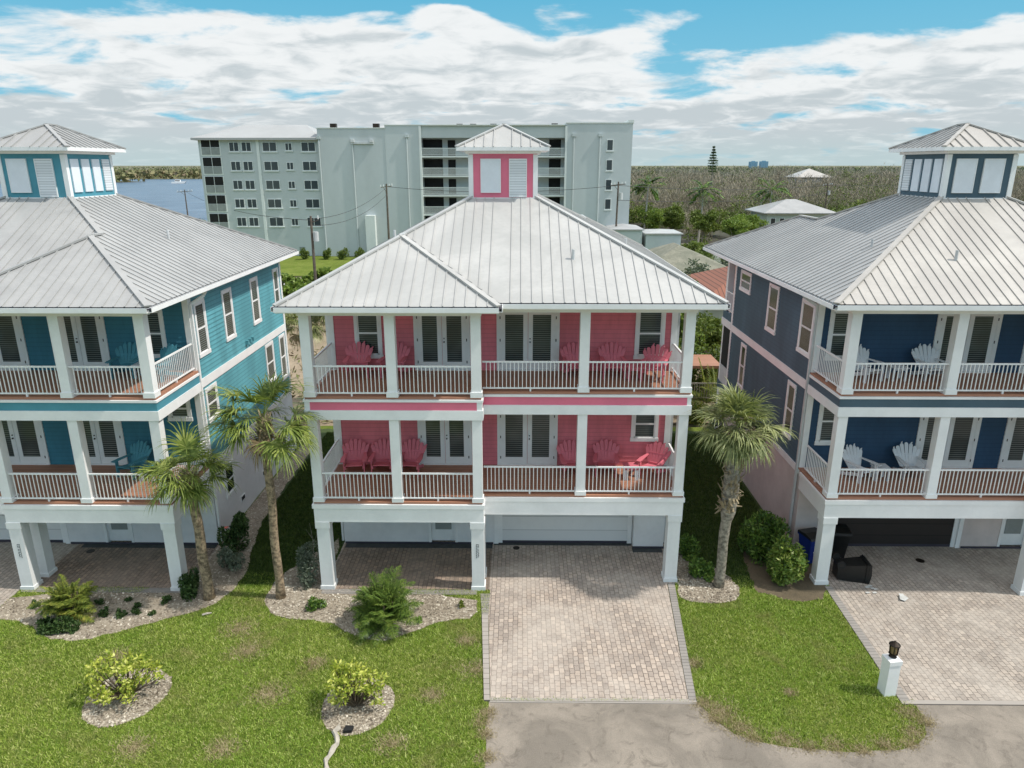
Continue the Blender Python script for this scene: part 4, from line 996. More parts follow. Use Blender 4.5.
shrub('silver_shrub', 'low silvery shrub beside the short palm trunk', (-9.7, 21.0, 0), (.55, .7, .85), 1500, .05, M['sage_leaf'], clumps=8, seedv=16)
shrub('leafy_shrub', 'dark shrub filling the bed at the teal house pillar', (-10.35, 19.6, 0), (.45, .55, .85), 1500, .065, M['dark_leaf'], clumps=9, seedv=7)
shrub('leafy_shrub', 'dark green clump below the yellowing pygmy palm', (-13.55, 17.75, 0), (.75, .35, .4), 1300, .06, M['dark_leaf'], clumps=8, seedv=17)
b = MB()
for k in range(6): a = k*1.05; b.poly([(0,0,0),(.06*math.cos(a),.06*math.sin(a),.03),(.09*math.cos(a+.5),.09*math.sin(a+.5),.03),(.06*math.cos(a+1),.06*math.sin(a+1),.02)])
tag(b.build('coral_flower', M['flower'], loc=(-9.85, 21.5, 1.35)), 'single coral flower on the shrub by the teal wall', 'flower')
b = MB(); r_ = random.Random(2)
b.tube([(0,0,0),(.03,0,.7),(-.05,.05,1.35)], [.02,.015,.006], 5); b.tube([(.02,0,.6),(.2,.1,1.0)], [.01,.004], 5); b.tube([(.02,0,.8),(-.18,.0,1.15)], [.01,.004], 5)
tag(b.build('bare_sapling', M['trunk_grey'], loc=(-7.1, 21.8, 0)), 'thin leafless sapling in the shady gap by the pink house', 'sapling')
lows = [(-14.9,18.9,.9),(-14.5,19.2,.8),(-13.0,19.1,.9),(-12.2,19.25,.8),(-11.75,18.9,.9),(-12.55,18.5,1.1),(-12.0,18.45,1.1),(-11.6,18.6,.9),(-11.1,18.55,.8),(-11.0,19.2,1.1),(-14.0,18.0,1.0),(-13.0,17.7,1.0)]
lowproto = shrub('ground_plant', 'small dark plants dotted through the teal house gravel bed', (lows[0][0], lows[0][1], 0), (.2, .2, .25), 190, .05, M['dark_leaf'], 'plant', 4, 8, 'small dark plants in the gravel bed', stems=0)
for i, (x, y, s) in enumerate(lows[1:]):
    o = dup(lowproto, (x, y, 0), i*1.3, 'small dark plants dotted through the teal house gravel bed', 'small dark plants in the gravel bed'); o.scale = (s, s, s)
lp2 = shrub('ground_plant', 'tiny yellowish plant in gravel left of the centre pillar', (-1.75, 19.05, 0), (.15, .15, .2), 110, .05, M['areca_leaf2'], 'plant', 4, 18, stems=0)
shrub('ground_plant', 'tiny green sprig right of the feathery pygmy palm', (-2.95, 18.35, 0), (.15, .15, .2), 90, .05, M['shrub_leaf'], 'plant', 4, 28, stems=0)

# ------------------------------------------------------------------ things just behind the houses
def tree(name, label, loc, h, rad, n, ls, mt, seedv, group=None, cat='tree', tr=.12, base=.35, clumps=16, lw=.5):
    r = np.random.default_rng(seedv); t = thing(name, label, cat, loc, 0, group)
    cc = r.normal(0, 1, (clumps, 3)); cc /= np.linalg.norm(cc, axis=1, keepdims=True); cc *= r.uniform(.25, .8, (clumps, 1))
    cen = np.array([0, 0, h*(base+(1-base)/2)]); sz = np.array([rad, rad, h*(1-base)/2])
    k = r.integers(0, clumps, n); d = r.normal(0, 1, (n, 3)); d /= np.linalg.norm(d, axis=1, keepdims=True); cr = r.uniform(.22, .45, clumps)
    C = cen+(cc[k]+d*(r.uniform(.4, 1, (n, 1)))*cr[k][:, None])*sz; C[:, 2] = np.maximum(C[:, 2], .1)
    quads('crown', leaves(C, ls*r.uniform(.6, 1.3, n), ls*lw*r.uniform(.7, 1.2, n), d, .9), mt, t)
    b = MB(); zt = h*base
    b.tube([(0,0,0),(.05*h*.1,0,zt*.6),(0,0,zt+.1*h)], [tr*1.3, tr, tr*.7], 8)
    for i in range(min(8, clumps)):
        c = cen+cc[i]*sz; b.tube([(0,0,zt*.8),(c[0]*.5, c[1]*.5, (zt+c[2])/2), tuple(c)], [tr*.6, tr*.35, tr*.12], 5)
    b.build('trunk', M['trunk_grey'], t)
    return t
tree('broadleaf_tree', 'green tree behind the gap between pink and navy houses', (8.2, 46.5, 0), 5.6, 2.4, 3800, .12, M['tree_leaf'], 3, 'trees behind the houses')
tree('broadleaf_tree', 'bushy tree right behind the pink house back corner', (7.2, 41, 0), 4.8, 2.2, 3200, .12, M['hedge_leaf'], 4, 'trees behind the houses')
tree('broadleaf_tree', 'leafy tree beside the grey shingled roof', (14.8, 58.6, 0), 6.6, 1.7, 2600, .14, M['sage_leaf'], 5, 'trees behind the houses')
tree('broadleaf_tree', 'tall green tree close behind the raised wooden deck', (9.9, 44.5, 0), 6.4, 2.0, 4200, .13, M['hedge_leaf'], 103, 'trees behind the houses')
tree('broadleaf_tree', 'shadowy tree under the orange clay roof edge', (11.6, 43.2, 0), 4.6, 1.7, 3000, .13, M['tree_leaf'], 104, 'trees behind the houses')
shrub('leafy_shrub', 'tall green thicket left of the raised wooden deck stairs', (10.1, 41.0, 0), (1.5, 1.3, 3.6), 3600, .11, M['hedge_leaf'], clumps=16, seedv=51, group='thicket behind the navy house')
shrub('leafy_shrub', 'darker green thicket nearest the navy house back corner', (11.4, 40.0, 0), (1.3, 1.2, 3.0), 3000, .11, M['tree_leaf'], clumps=16, seedv=52, group='thicket behind the navy house')
shrub('leafy_shrub', 'low weedy shrub in front of the raised wooden deck', (9.2, 35.6, 0), (.9, .7, 1.1), 1500, .09, M['areca_leaf2'], clumps=10, seedv=53)
areca('fan_palm_bush', 'arching palm clump beside the raised wooden deck', (10.6, 36.8, 0), 40, 2.4, 14, M['areca_leaf2'], h=1.2, rad=.6, ll=.5)
sabal('garden_palm', 'palm seen behind the upper left pink porch opening', (-11.6, 37.5, 0), (-11.8, 37.5, 4.8), 26, .7, 1.0, 31, M['palm_leaf2'], droop=.6)
sabal('garden_palm', 'second palm behind the pink porch nearer the wall', (-10.35, 38.5, 0), (-10.4, 38.5, 5.4), 24, .7, 1.0, 33, M['palm_leaf2'], droop=.6)
areca('fan_palm_bush', 'bright green palm bush behind the teal house back corner', (-11.2, 36.4, 0), 34, 1.9, 15, M['areca_leaf'], h=.6, rad=.5, ll=.42)
shrub('leafy_shrub', 'yellow green shrub behind the pink house left wall', (-10.2, 41.0, 0), (1.3, .9, 1.5), 1500, .1, M['hedge_leaf'], clumps=10, seedv=41)
hr = random.Random(9)
spots = [(-26.5,70,2.2),(-24.5,72,2.6),(-22.3,71,2.4),(-20.3,73,2.8),(-18.4,72,2.5),(-16.5,74,2.7),(-14.5,75,2.6),(-12.8,76,2.4),(-25.0,64,2.2),(-22.6,62,2.4),(-20.2,64,2.5),(-18.0,66,2.4),(-16.0,67,2.3),(-21.5,56.5,1.9),(-19.3,58,2.1)]
seap = None
hl = ['far left end', 'second from the left', 'left of the near utility pole', 'right of the near utility pole']
for i, (x, y, s) in enumerate(spots):
    if seap is None:
        seap = tree('sea_grape_bush', 'bushy sea grape in the thicket below the seafoam apartment block', (x, y, 0), 1, .62, 1500, .075, M['hedge_leaf'], 6, 'sea grape thicket behind the houses', 'bush', .05, .05, 14, .8); o = seap
    else: o = dup(seap, (x, y, 0), i*1.1, 'bushy sea grape in the thicket below the seafoam apartment block', 'sea grape thicket behind the houses')
    o.scale = (s*1.15, s*1.15, s*1.15)
bp = None
for i, (x, y) in enumerate([(-31.2,104),(-27.9,104),(-25.6,104),(-23.2,104.2),(-19.0,104),(-17.3,104)]):
    if bp is None:
        bp = shrub('clipped_bush', 'round clipped bush on the lawn against the apartment wall', (x, y, 0), (1.1, 1.1, 1.6), 900, .14, M['tree_leaf'], clumps=10, seedv=9, group='round bushes along the apartment wall', stems=0)
    else: dup(bp, (x, y, 0), i, 'round clipped bush on the lawn against the apartment wall', 'round bushes along the apartment wall')
# raised wooden deck and turquoise chair
dk = thing('raised_deck', 'raised wooden deck with pale railing behind the navy house', 'deck', (9.3, 38.2, 0))
b = MB(); b.box(-1.2, 1.6, -1.0, 1.4, 2.55, 2.7); b.build('deck_floor', M['deck'], dk)
for x in (-1.1, 1.5):
    for y in (-.9, 1.3): MB().box(x-.07, x+.07, y-.07, y+.07, 0, 2.55).build('post', M['pole'], dk)
b = MB(); b.bar((-1.3,-1.6,1.9), (1.6,-1.6,1.9), .06, .06); b.bar((-1.3,-1.6,1.1), (1.6,-1.6,1.1), .06, .06)
for k in range(22): b.bar((-1.3+k*.135, -1.6, 1.1), (-1.3+k*.135, -1.6, 1.9), .03, .03, (1,0,0))
for x in (-1.3, 1.6): b.box(x-.05, x+.05, -1.65, -1.55, 0, 1.95)
b.build('railing', M['bark_pale'], dk)
dc = thing('deck_chair', 'turquoise high backed chair on the raised wooden deck', 'chair', (9.0, 37.9, 2.7), R(-60))
b = MB(); b.box(-.26, .26, -.26, .26, .4, .45); b.build('seat', M['clay'], dc)
b = MB(); b.bar((0, .26, .42), (0, .40, 1.3), .5, .05, (0, 1, 0)); b.build('backrest', M['turq'], dc)
for x in (-.22, .22):
    for y in (-.22, .22): MB().box(x-.025, x+.025, y-.025, y+.025, 0, .4).build('leg', M['turq'], dc)
n = 5200; x = rng.uniform(-22, 12, n); y = rng.uniform(35.2, 60, n); k = np.sin(x*1.3+y*.7)+np.sin(y*1.1-x*.6) > -.3; x, y = x[k], y[k]; n = len(x)
M['litter'] = leaf_mat('dry_brush', [(.06, .045, .025), (.16, .12, .07), (.12, .14, .04), (.36, .30, .20)], .9, 0, .5)
tag(quads('dry_brush', leaves(np.stack([x, y, rng.uniform(.0, .16, n)], 1), rng.uniform(.08, .28, n), rng.uniform(.03, .09, n), np.stack([np.ones(n), np.ones(n), np.zeros(n)], 1), 1.5), M['litter']), kind='stuff', label='dry brush and leaf litter on the sandy ground behind the houses', cat='brush')
# neighbouring roofs
def hip_house(name, label, loc, w, d, hwall, hr_, wallm, roofm, over=.6, rz=0, wins=(), pyr=False):
    t = thing(name, label, 'house', loc, rz)
    MB().box(-w/2, w/2, -d/2, d/2, 0, hwall).build('wall', wallm, t)
    a, c = w/2+over, d/2+over; g = min(a, c)
    r0, r1 = ((-(a-g), 0), ((a-g), 0)) if a >= c else ((0, -(c-g)), (0, c-g))
    if pyr: r0 = r1 = (0, 0)
    z0, z1 = hwall, hwall+hr_; R0 = (*r0, z1); R1 = (*r1, z1)
    b = MB(); P_ = [(-a,-c,z0),(a,-c,z0),(a,c,z0),(-a,c,z0)]
    if a >= c: b.poly([P_[0],P_[1],R1,R0]); b.poly([P_[1],P_[2],R1]); b.poly([P_[2],P_[3],R0,R1]); b.poly([P_[3],P_[0],R0])
    else: b.poly([P_[0],P_[1],R0]); b.poly([P_[1],P_[2],R1,R0]); b.poly([P_[2],P_[3],R1]); b.poly([P_[3],P_[0],R0,R1])
    b.box(-a, a, -c, c, z0-.15, z0-.004); ro = b.build('roof', roofm, t)
    for (x, z, ww, hh) in wins:
        b = MB(); b.box(x-ww/2, x+ww/2, -d/2-.06, -d/2, z-hh/2, z+hh/2); f = b.build('window', M['condo_trim'], t)
        b = MB(); b.box(x-ww/2+.1, x+ww/2-.1, -d/2-.08, -d/2-.06, z-hh/2+.1, z+hh/2-.1); b.build('glass_pane', M['pane_plain'], f)
    return t
hip_house('bungalow', 'low house with grey green shingle hip roof beyond pink roof', (14.2, 66, 0), 7.6, 10, 4.3, 1.9, M['grey_wall'], M['shingle'], wins=[(1.0, 3.0, 1.3, 1.6)])
hip_house('bungalow', 'house with orange clay roof behind the navy house', (16.4, 51, 0), 8.5, 9, 4.5, 2.0, M['pale_green'], M['clay'])
hip_house('cottage', 'pale green house with light blue hip roof before the woods', (46.8, 128, 0), 10.6, 9, 5.4, 2.0, M['pale_green'], M['roof_grey'], .9, wins=[(-4.3, 3.8, .9, 1.5), (-2.8, 3.8, .9, 1.5), (-.8, 3.6, .7, 1.8), (2.6, 3.8, 1.2, 1.5)])
hip_house('shed', 'low seafoam outbuilding with flat pale roof beside the tower', (14.9, 105, 0), 4.2, 7, 4.5, .4, M['condo'], M['condo_roof'], .25)
hip_house('shed', 'second low outbuilding with white roof right of the first', (19.9, 104, 0), 4.8, 6, 4.0, .3, M['condo'], M['roof_white'], .25)
hip_house('distant_house', 'pyramid roofed house rising out of the distant woods', (127, 330, 0), 13, 13, 8.0, 3.6, M['stucco_tan'], M['roof_tan'], 1.2)
for i, (x, hh) in enumerate([(930, 26), (972, 27)]):
    tw = thing('distant_tower', ('left' if i == 0 else 'right') + ' one of two hazy blue towers on the horizon', 'tower', (x, 3000, 0), 0, 'hazy towers on the horizon')
    MB().box(-15, 15, -10, 10, 0, hh).build('wall', M['far_blue'], tw)
    b = MB()
    for k in range(3): b.box(-13+k*9, -6+k*9, -10.3, -10, 4, hh-3)
    b.build('window', M['far_blue'], tw); MB().box(-6, 6, -6, 6, hh, hh+2.5).build('roof', M['far_blue'], tw)
for i, (x, y, h, rd, m_, lb) in enumerate([(18.6, 80, 4.4, 1.8, 'hedge_leaf', 'round green tree behind the shingled roof ridge'), (21.6, 84, 4.2, 2.0, 'tree_leaf', 'dull green tree right of the shingled roof'), (24.0, 79, 3.6, 1.9, 'hedge_leaf', 'low bright tree near the navy roof corner'), (15.2, 78, 4.8, 1.5, 'tree_leaf', 'slender tree peeking over the shingled roof'), (19.3, 70, 4.6, 1.6, 'sage_leaf', 'greyish tree beside the shingled roof gable'), (26.5, 88, 3.4, 2.0, 'tree_leaf', 'squat tree in the yard of the covered boat')]):
    tree('yard_tree', lb, (x, y, 0), h, rd, 2200, .15, M[m_], 120+i, 'yard trees beyond the shingled roof')
# yard walls & parked things by the side street
b = MB(); b.box(24, 34, 112, 112.3, 0, 1.3); b.box(24, 34.2, 111.9, 112.4, 1.3, 1.4)
tag(b.build('garden_wall', M['stucco_tan']), 'low beige garden wall by the clipped hedge', 'wall')
b = MB(); b.box(24.2, 29.0, 109, 110.6, 0, 2.6, .15); 
tree('hedge', 'clipped dark green hedge right of the white roofed outbuilding', (25.6, 106, 0), 2.6, 3.2, 2600, .2, M['tree_leaf'], 55, None, 'hedge', .05, .05, 20)
for i, (x, y, s, lb) in enumerate([(17.2, 88, 1.0, 'small palm in front of the first low outbuilding'), (21.3, 90, .9, 'small palm in front of the white roofed outbuilding'), (24.6, 92, .9, 'ragged small palm near the clipped hedge'), (28.4, 100, .9, 'small palm beside the beige garden wall')]):
    areca('small_palm', lb, (x, y, 1.0), 16, 2.4*s, 60+i, M['areca_leaf'], h=.5, rad=.4, ll=.7, group='small palms by the outbuildings')
for i, (x, y, w, lb) in enumerate([(24.2, 96, 3.0, 'white covered boat hull in the yard beyond shingle roof'), (31.5, 101, 2.4, 'pale parked van roof by the garden wall')]):
    t = thing('covered_boat' if i == 0 else 'parked_van', lb, 'boat' if i == 0 else 'van', (x, y, 0), R(12))
    b = MB(); b.prism([(-w, .6), (-w*.8, 1.7), (w*.5, 1.9), (w*1.2, 1.5), (w*.7, .5)], lambda u, v, q: (u, q-1, v), 2.0); b.build('hull' if i == 0 else 'body', M['paper'], t)
    for sx in (-.6, .6):
        b = MB(); b.tube([(sx*w, -1.05, .4), (sx*w, 1.05, .4)], .4, 12); b.build('wheel', M['rubber'], t)
for i, (x, y, h, rd, m_) in enumerate([(33, 112, 5.5, 3.2, 'hedge_leaf'), (36.5, 118, 6, 3.6, 'hedge_leaf'), (30, 120, 6.2, 3.2, 'tree_leaf'), (41, 112, 4.5, 2.6, 'tree_leaf'), (22.5, 126, 6, 3, 'hedge_leaf'), (27, 130, 6.4, 3.2, 'tree_leaf')]):
    tree('broadleaf_tree', ['bright green tree left of the pale green house', 'broad green tree touching the pale green house', 'green tree behind the beige garden wall', 'low tree before the pale green house', 'green tree behind the seafoam outbuildings', 'dark tree at the edge of the woods'][i], (x, y, 0), h, rd, 5200, .19, M[m_], 70+i, 'green trees at the woodland edge')

# ------------------------------------------------------------------ apartment block
Yc = 108.0
ap = thing('apartment_block', 'six storey seafoam green apartment block behind the houses', 'apartment building', (0, Yc, 0))
b = MB(); b.box(-46.4, -29.0, 0, 15, 0, 16.75); b.build('left_wing_wall', M['condo'], ap)
b = MB(); b.box(-28.98, -19.3, -.5, 16, 0, 18.0); b.box(-19.3, -14.3, -.55, 16, 0, 18.4); b.build('stair_core_wall', M['condo'], ap)
b = MB(); b.box(6.5, 15.9, -.6, 16, 0, 18.65); b.build('right_tower_wall', M['condo'], ap)
b = MB(); b.box(-14.3, 6.5, 1.9, 16, 0, 18.4); b.box(-14.3, 6.5, -.3, 1.9, 16.75, 18.4); b.build('centre_wall', M['condo'], ap)
b = MB(); a0, a1, c0, c1 = -47.1, -28.7, -.7, 15.6; z0, z1 = 16.75, 18.75
q = [(a0,c0,z0),(a1,c0,z0),(a1,c1,z0),(a0,c1,z0)]; r0, r1 = (-40.5, 6.5, z1), (-33.5, 6.5, z1)
r0, r1 = (-41.0, 4.5, z1), (-31.8, 4.5, z1)
b.poly([q[0],q[1],r1,r0]); b.poly([q[1],q[2],r1]); b.poly([q[2],q[3],r0,r1]); b.poly([q[3],q[0],r0]); b.box(a0, a1, c0, c1, z0-.3, z0-.01)
b.build('roof', M['condo_roof'], ap)
b = MB(); b.box(-29.1, -19.2, -.6, 16.1, 18.0, 18.12); b.box(-19.35, 6.5, -.65, 16.1, 18.4, 18.52); b.box(6.4, 16.0, -.7, 16.1, 18.65, 18.8); b.box(15.2, 16.0, -.72, 16.1, 18.8, 19.1); b.build('parapet', M['condo_trim'], ap)
b = MB()
for x, y in [(-27.5, 3), (-21.2, 3), (-9, 4), (-7, 4), (-4, 4), (5.0, 3), (9.8, 5), (12.6, 4)]: MB().box(x-.45, x+.45, y, y+.8, 18.1, 18.85).build('roof_vent', M['dark_metal'], ap)
def cwin(x, z, w, h, y=0.0):
    b = MB(); b.box(x-w/2, x+w/2, y-.08, y, z-h/2, z+h/2); b.box(x-w/2-.1, x+w/2+.1, y-.16, y, z-h/2-.12, z-h/2); f = b.build('window', M['condo_trim'], ap)
    b = MB(); t_ = .1; n = 2 if w > 1.0 else 1
    for k in range(n):
        p = x-w/2+t_+k*(w-t_)/n; b.box(p, p+(w-t_)/n-t_, y-.1, y-.08, z-h/2+t_, z+h/2-t_)
    b.build('glass_pane', M['pane_far'], f)
fz = [15.55-2.64*k for k in range(5)]
for k, z in enumerate(fz):
    for x, w, h in [(-41.25, 1.45, 1.35), (-39.45, 1.45, 1.35), (-36.1, 2.1, 1.35), (-33.35, 1.05, 1.1), (-30.5, 2.1, 1.35)]: cwin(x, z, w, h)
    b = MB(); b.box(-46.1, -43.2, -.05, 0, z-1.25, z+1.2); bb = b.build('screened_balcony', M['condo_trim'], ap)
    for u0 in (-45.95, -44.6):
        MB().box(u0, u0+1.25, -.08, -.05, z-.05, z+1.15).build('screen_opening', M['dark'], bb); MB().box(u0, u0+1.25, -.09, -.05, z-1.1, z-.1).build('screen_panel', M['screen'], bb)
for k in range(4): cwin(12.75, 15.75-2.72*k, .95, 1.55, -.6)
zs = [14.3-2.72*k for k in range(5)]
for k, z in enumerate(zs):
    b = MB(); b.box(-14.3, 6.5, -.3, 1.9, z-.22, z); b.build('balcony_slab', M['condo_trim'], ap)
    b = MB(); b.box(-14.3, 6.5, -.25, -.2, z+1.0, z+1.08); b.box(-14.3, 6.5, -.25, -.2, z+.1, z+.16)
    for j in range(140): b.box(-14.3+j*.1486, -14.3+j*.1486+.06, -.24, -.21, z+.1, z+1.0)
    b.build('balcony_railing', M['condo_trim'], ap)
    for u0, u1, w0, w1 in [(-14.2,-11.4,.02,2.3),(-10.6,-9.5,.02,2.2),(-7.6,-5.6,.9,2.1),(-3.6,-1.2,.02,2.3),(1.4,2.2,.02,2.2),(4.2,5.9,.02,2.3)]:
        MB().box(u0, u1, 1.84, 1.9, z+w0, z+w1).build('balcony_door' if w0 < .5 else 'balcony_window', M['dark'], ap)
for x in (-14.3, 6.5): 
    b = MB(); b.box(x-.15, x+.15, -.7, -.3, 0, 18.3); b.build('corner_pilaster', M['condo_trim'], ap)
b = MB(); b.box(-38.0, -37.6, -.15, 0, 0, 16.5); b.build('downpipe', M['condo_trim'], ap)
for x, z0, z1, y in [(-24.0, .2, 16.2, -.5), (-16.2, .2, 16.8, -.55), (7.6, .2, 16.9, -.6), (11.3, .2, 16.9, -.6), (-28.8, .2, 16.6, -.5)]:
    b = MB(); b.tube([(x, y-.12, z0), (x, y-.12, z1)], .1, 6); b.box(x-.25, x+.25, y-.3, y, z1, z1+.4); b.build('downpipe', M['condo'], ap)
b = MB(); b.box(-24.2, -21.0, -.75, -.5, 15.9, 16.15); b.box(-24.2, -23.7, -.85, -.5, 16.15, 16.5); b.box(-21.5, -21.0, -.85, -.5, 16.15, 16.5); b.build('floodlight', M['pipe'], ap)
b = MB(); b.box(-22.6, -21.2, -1.6, -.5, 0, 6.0); b.build('chimney_box', M['condo_trim'], ap)
MB().box(-33.0, -32.2, -.06, 0, .8, 1.3).build('base_vent', M['condo_dark'], ap)

# ------------------------------------------------------------------ poles and wires
def pole(label, loc, h, arm, kind=0, lean=0):
    t = thing('utility_pole', label, 'utility pole', loc, 0, 'wooden utility poles')
    MB().tube([(0,0,0),(lean*h,0,h)], [.17,.11], 8).build('pole_shaft', M['pole'], t)
    b = MB()
    if arm: b.bar((lean*h-arm, 0, h-.5), (lean*h+arm, 0, h-.3), .1, .12); b.bar((lean*h-arm*.6, 0, h-.45), (lean*h, 0, h-1.2), .05, .05)
    else: b.bar((lean*h, 0, h-.6), (lean*h+.7, 0, h-.4), .08, .08)
    b.build('crossarm', M['pole' if kind else 'trunk_grey'], t)
    for s in ((-1, -.5, .5, 1) if arm else (1,)): x = lean*h+s*(arm or .7); MB().tube([(x,0,h-.4+.1*s),(x,0,h-.05+.1*s)], .05, 6).build('insulator', M['white'], t)
    if kind: b = MB(); b.tube([(lean*h+.4,-.1,h-2.4),(lean*h+.4,-.1,h-1.5)], .26, 10); b.build('transformer', M['pipe'], t)
    return t
def topof(x, y, z): return (x, y, z)
pole('near utility pole between the teal and pink roofs', (-20.4, 71, 0), 8.3, 0, 1, .004)
pole('thin utility pole against the blank apartment wall', (-19.0, 105, 0), 10.5, .8, 0)
pole('utility pole in front of the right apartment tower', (13.6, 104, 0), 10.8, 1.0, 1, .012)
pole('utility pole standing before the blue river', (-72, 158, 0), 8.0, 1.6, 0)
pole('dark utility pole poking above the navy house roof', (66, 160, 0), 9.3, .9, 1)
def wire(label, p, q, sag, r=.02):
    b = MB(); pts = []
    for k in range(17):
        f = k/16; pts.append((p[0]+(q[0]-p[0])*f, p[1]+(q[1]-p[1])*f, p[2]+(q[2]-p[2])*f-sag*4*f*(1-f)))
    b.tube(pts, r, 4); tag(b.build('power_line', M['wire']), label, 'cable', 'overhead power lines')
wire('upper cable joining the two poles by the apartment block', (-20.3,71,8.0), (-19,105,10.0), .9, .025)
wire('lower cable joining the two poles by the apartment block', (-20.3,71,7.4), (-19,105,9.0), 1.1, .025)
wire('cable running left from the near pole past the river', (-20.3,71,7.9), (-72,158,7.7), 1.2, .03)
wire('long cable from the far thin pole across to the tower pole', (-19,105,10.1), (13.6,104,10.3), .8, .03)
wire('upper cable crossing the woods to the dark pole', (13.8,104,10.3), (66,160,9.0), .8, .035)
wire('lower cable crossing the woods to the dark pole', (13.8,104,8.3), (66,160,7.2), .8, .035)
wire('cable continuing right from the dark pole over the woods', (66,160,9.0), (135,190,9.5), .8, .04)

# ------------------------------------------------------------------ river, boat, far shore, woods
def water_mat():
    m, t, b, oc = new_mat('river_water')
    n = t.noise(t.mapping(oc, (.35, 1, 1)), .16, 6, .65)
    c = t.mix(t.ss(n, .35, .7), (.045, .07, .115), (.12, .16, .22))
    t.put(b.inputs['Base Color'], c); b.inputs['Roughness'].default_value = .28; b.inputs['Specular IOR Level'].default_value = .35
    bn = t.node('ShaderNodeBump'); bn.inputs['Strength'].default_value = .55; bn.inputs['Distance'].default_value = .6
    t.put(bn.inputs['Height'], t.noise(t.mapping(oc, (.5, 1, 1)), .5, 6, .7)); t.put(b.inputs['Normal'], bn.outputs[0])
    return m
M['water'] = water_mat()
river = wobble([(-900,150),(-70,150),(-62,200),(-75,300),(-120,420),(-200,600),(-290,730),(-420,700),(-305,600),(-330,560),(-500,520),(-900,480)], 2, 25)
sheet('river', river, -.05, M['water'])
bt = thing('motor_boat', 'small white boat crossing the river near the far shore', 'boat', (-252, 545, -.05), R(10))
b = MB(); b.prism([(-5,.1),(-4.6,1.2),(5.5,1.6),(4.2,.1)], lambda u, v, w: (u, w-1.2, v), 2.4); b.build('hull', M['white'], bt)
b = MB(); b.box(-2.5, 1.5, -.9, .9, 1.3, 2.7, .2); b.build('cabin', M['white'], bt); MB().box(-2.2, 1.2, -.95, -.9, 1.8, 2.3).build('window', M['dark'], bt)
# woods: bare storm-stripped twigs with green understorey
solid_b = [river, [(-50,90),(25,90),(26,125),(-50,125)], [(18,95),(54,95),(56,140),(18,112)], [(-60,60),(30,60),(30,100),(-60,100)]]
def wood_points(n, y0, y1, slope0, slope1, power=1.0):
    y = y0+(y1-y0)*rng.random(n)**power; x = y*rng.uniform(slope0, slope1, n); k = np.ones(n, bool)
    for pl in solid_b: k &= ~inpoly(x, y, pl)
    k &= (np.sin(x*.31+y*.07)+np.sin(y*.13-x*.11+2)+.9*np.sin(x*.045-y*.021)) > -1.15
    return x[k], y[k]
tw, gl = [], []
def add_trees(x, y, h0, h1, ntw, ngl, tsc, gsc, greenf):
    n = len(x); h = h0+(h1-h0)*rng.random(n)**1.3*rng.choice([.75, 1.0, 1.35], n, p=[.5, .38, .12])
    cl = np.sin(x*.09+1.3)*np.sin(y*.05+.4)+.6*np.sin(x*.23+y*.17)+rng.normal(0, .4, n); green = cl > greenf
    h = np.where(green, h*.82, h)
    # twigs: upright thin quads spreading from a trunk
    sel = np.repeat(np.arange(n), np.where(green, ntw//5, ntw)); m_ = len(sel)
    f = rng.uniform(.25, 1.0, m_); r = .38*h[sel]*np.sqrt(rng.uniform(.15, 1, m_))*np.sqrt(np.maximum(.04, 1-(f-.5)**2*3.2)); a = rng.uniform(0, 6.28, m_)
    C = np.stack([x[sel]+r*np.cos(a), y[sel]+r*np.sin(a), h[sel]*f], 1)
    D = np.stack([np.cos(a)*.6, np.sin(a)*.6, np.full(m_, 1.3)], 1)
    tw.append(leaves(C, tsc*rng.uniform(.5, 1.4, m_), tsc*.07*rng.uniform(.7, 1.6, m_), D, .8))
    sel = np.repeat(np.arange(n), np.where(green, ngl, ngl//5)); m_ = len(sel)
    g = green[sel]; f = np.where(g, rng.uniform(.25, 1, m_), rng.uniform(.0, .75, m_)**1.2)
    rr = .36*h[sel]*np.sqrt(rng.random(m_))*np.sqrt(np.maximum(.05, 1-(f-.45)**2*2.2)); a = rng.uniform(0, 6.28, m_)
    C = np.stack([x[sel]+rr*np.cos(a), y[sel]+rr*np.sin(a), h[sel]*f], 1)
    gl.append(leaves(C, gsc*rng.uniform(.5, 1.3, m_), gsc*.6*rng.uniform(.6, 1.2, m_)))
sheet('woodland_floor', [(12,127),(95,127),(150,190),(2600,3200),(-600,3200),(-60,700),(10,300)], -.08, M['wood_floor'])
x, y = wood_points(520, 128, 165, .10, .95, 1.0); add_trees(x, y, 3.5, 6.8, 110, 300, .55, .25, -.7)
x, y = wood_points(1200, 160, 240, .10, .95, 1.0); add_trees(x, y, 5.0, 9.6, 210, 230, .62, .22, .38)
x, y = wood_points(2500, 240, 480, .03, .90, 1.0); add_trees(x, y, 5.5, 10.4, 84, 80, .95, .38, .38)
x, y = wood_points(90, 220, 700, -.02, .90, 1.0); add_trees(x, y, 10.5, 13.5, 90, 160, .8, .5, .0)
tag(quads('bare_woodland', np.concatenate(tw), M['twig']), 'storm stripped grey brown woodland beyond the houses', 'woods', kind='stuff')
tag(quads('green_woodland', np.concatenate(gl), M['wood_leaf']), 'green trees scattered through the stripped woodland', 'woods', kind='stuff'); tw, gl = [], []
x, y = wood_points(4200, 480, 1100, -.18, .85, 1.0); add_trees(x, y, 5, 9.8, 16, 20, 1.9, .9, .4)
x, y = wood_points(5200, 1100, 3200, -.6, .85, 1.0); add_trees(x, y, 6, 11, 5, 8, 3.6, 2.4, .3)
x, y = wood_points(380, 112, 150, -.62, -.42, 1.0); add_trees(x, y, 1.5, 3.5, 20, 40, .4, .22, -.5)
tag(quads('distant_bare_woodland', np.concatenate(tw), M['far_twig']), 'stripped woodland far off along the horizon, paled in colour for haze', 'woods', kind='stuff')
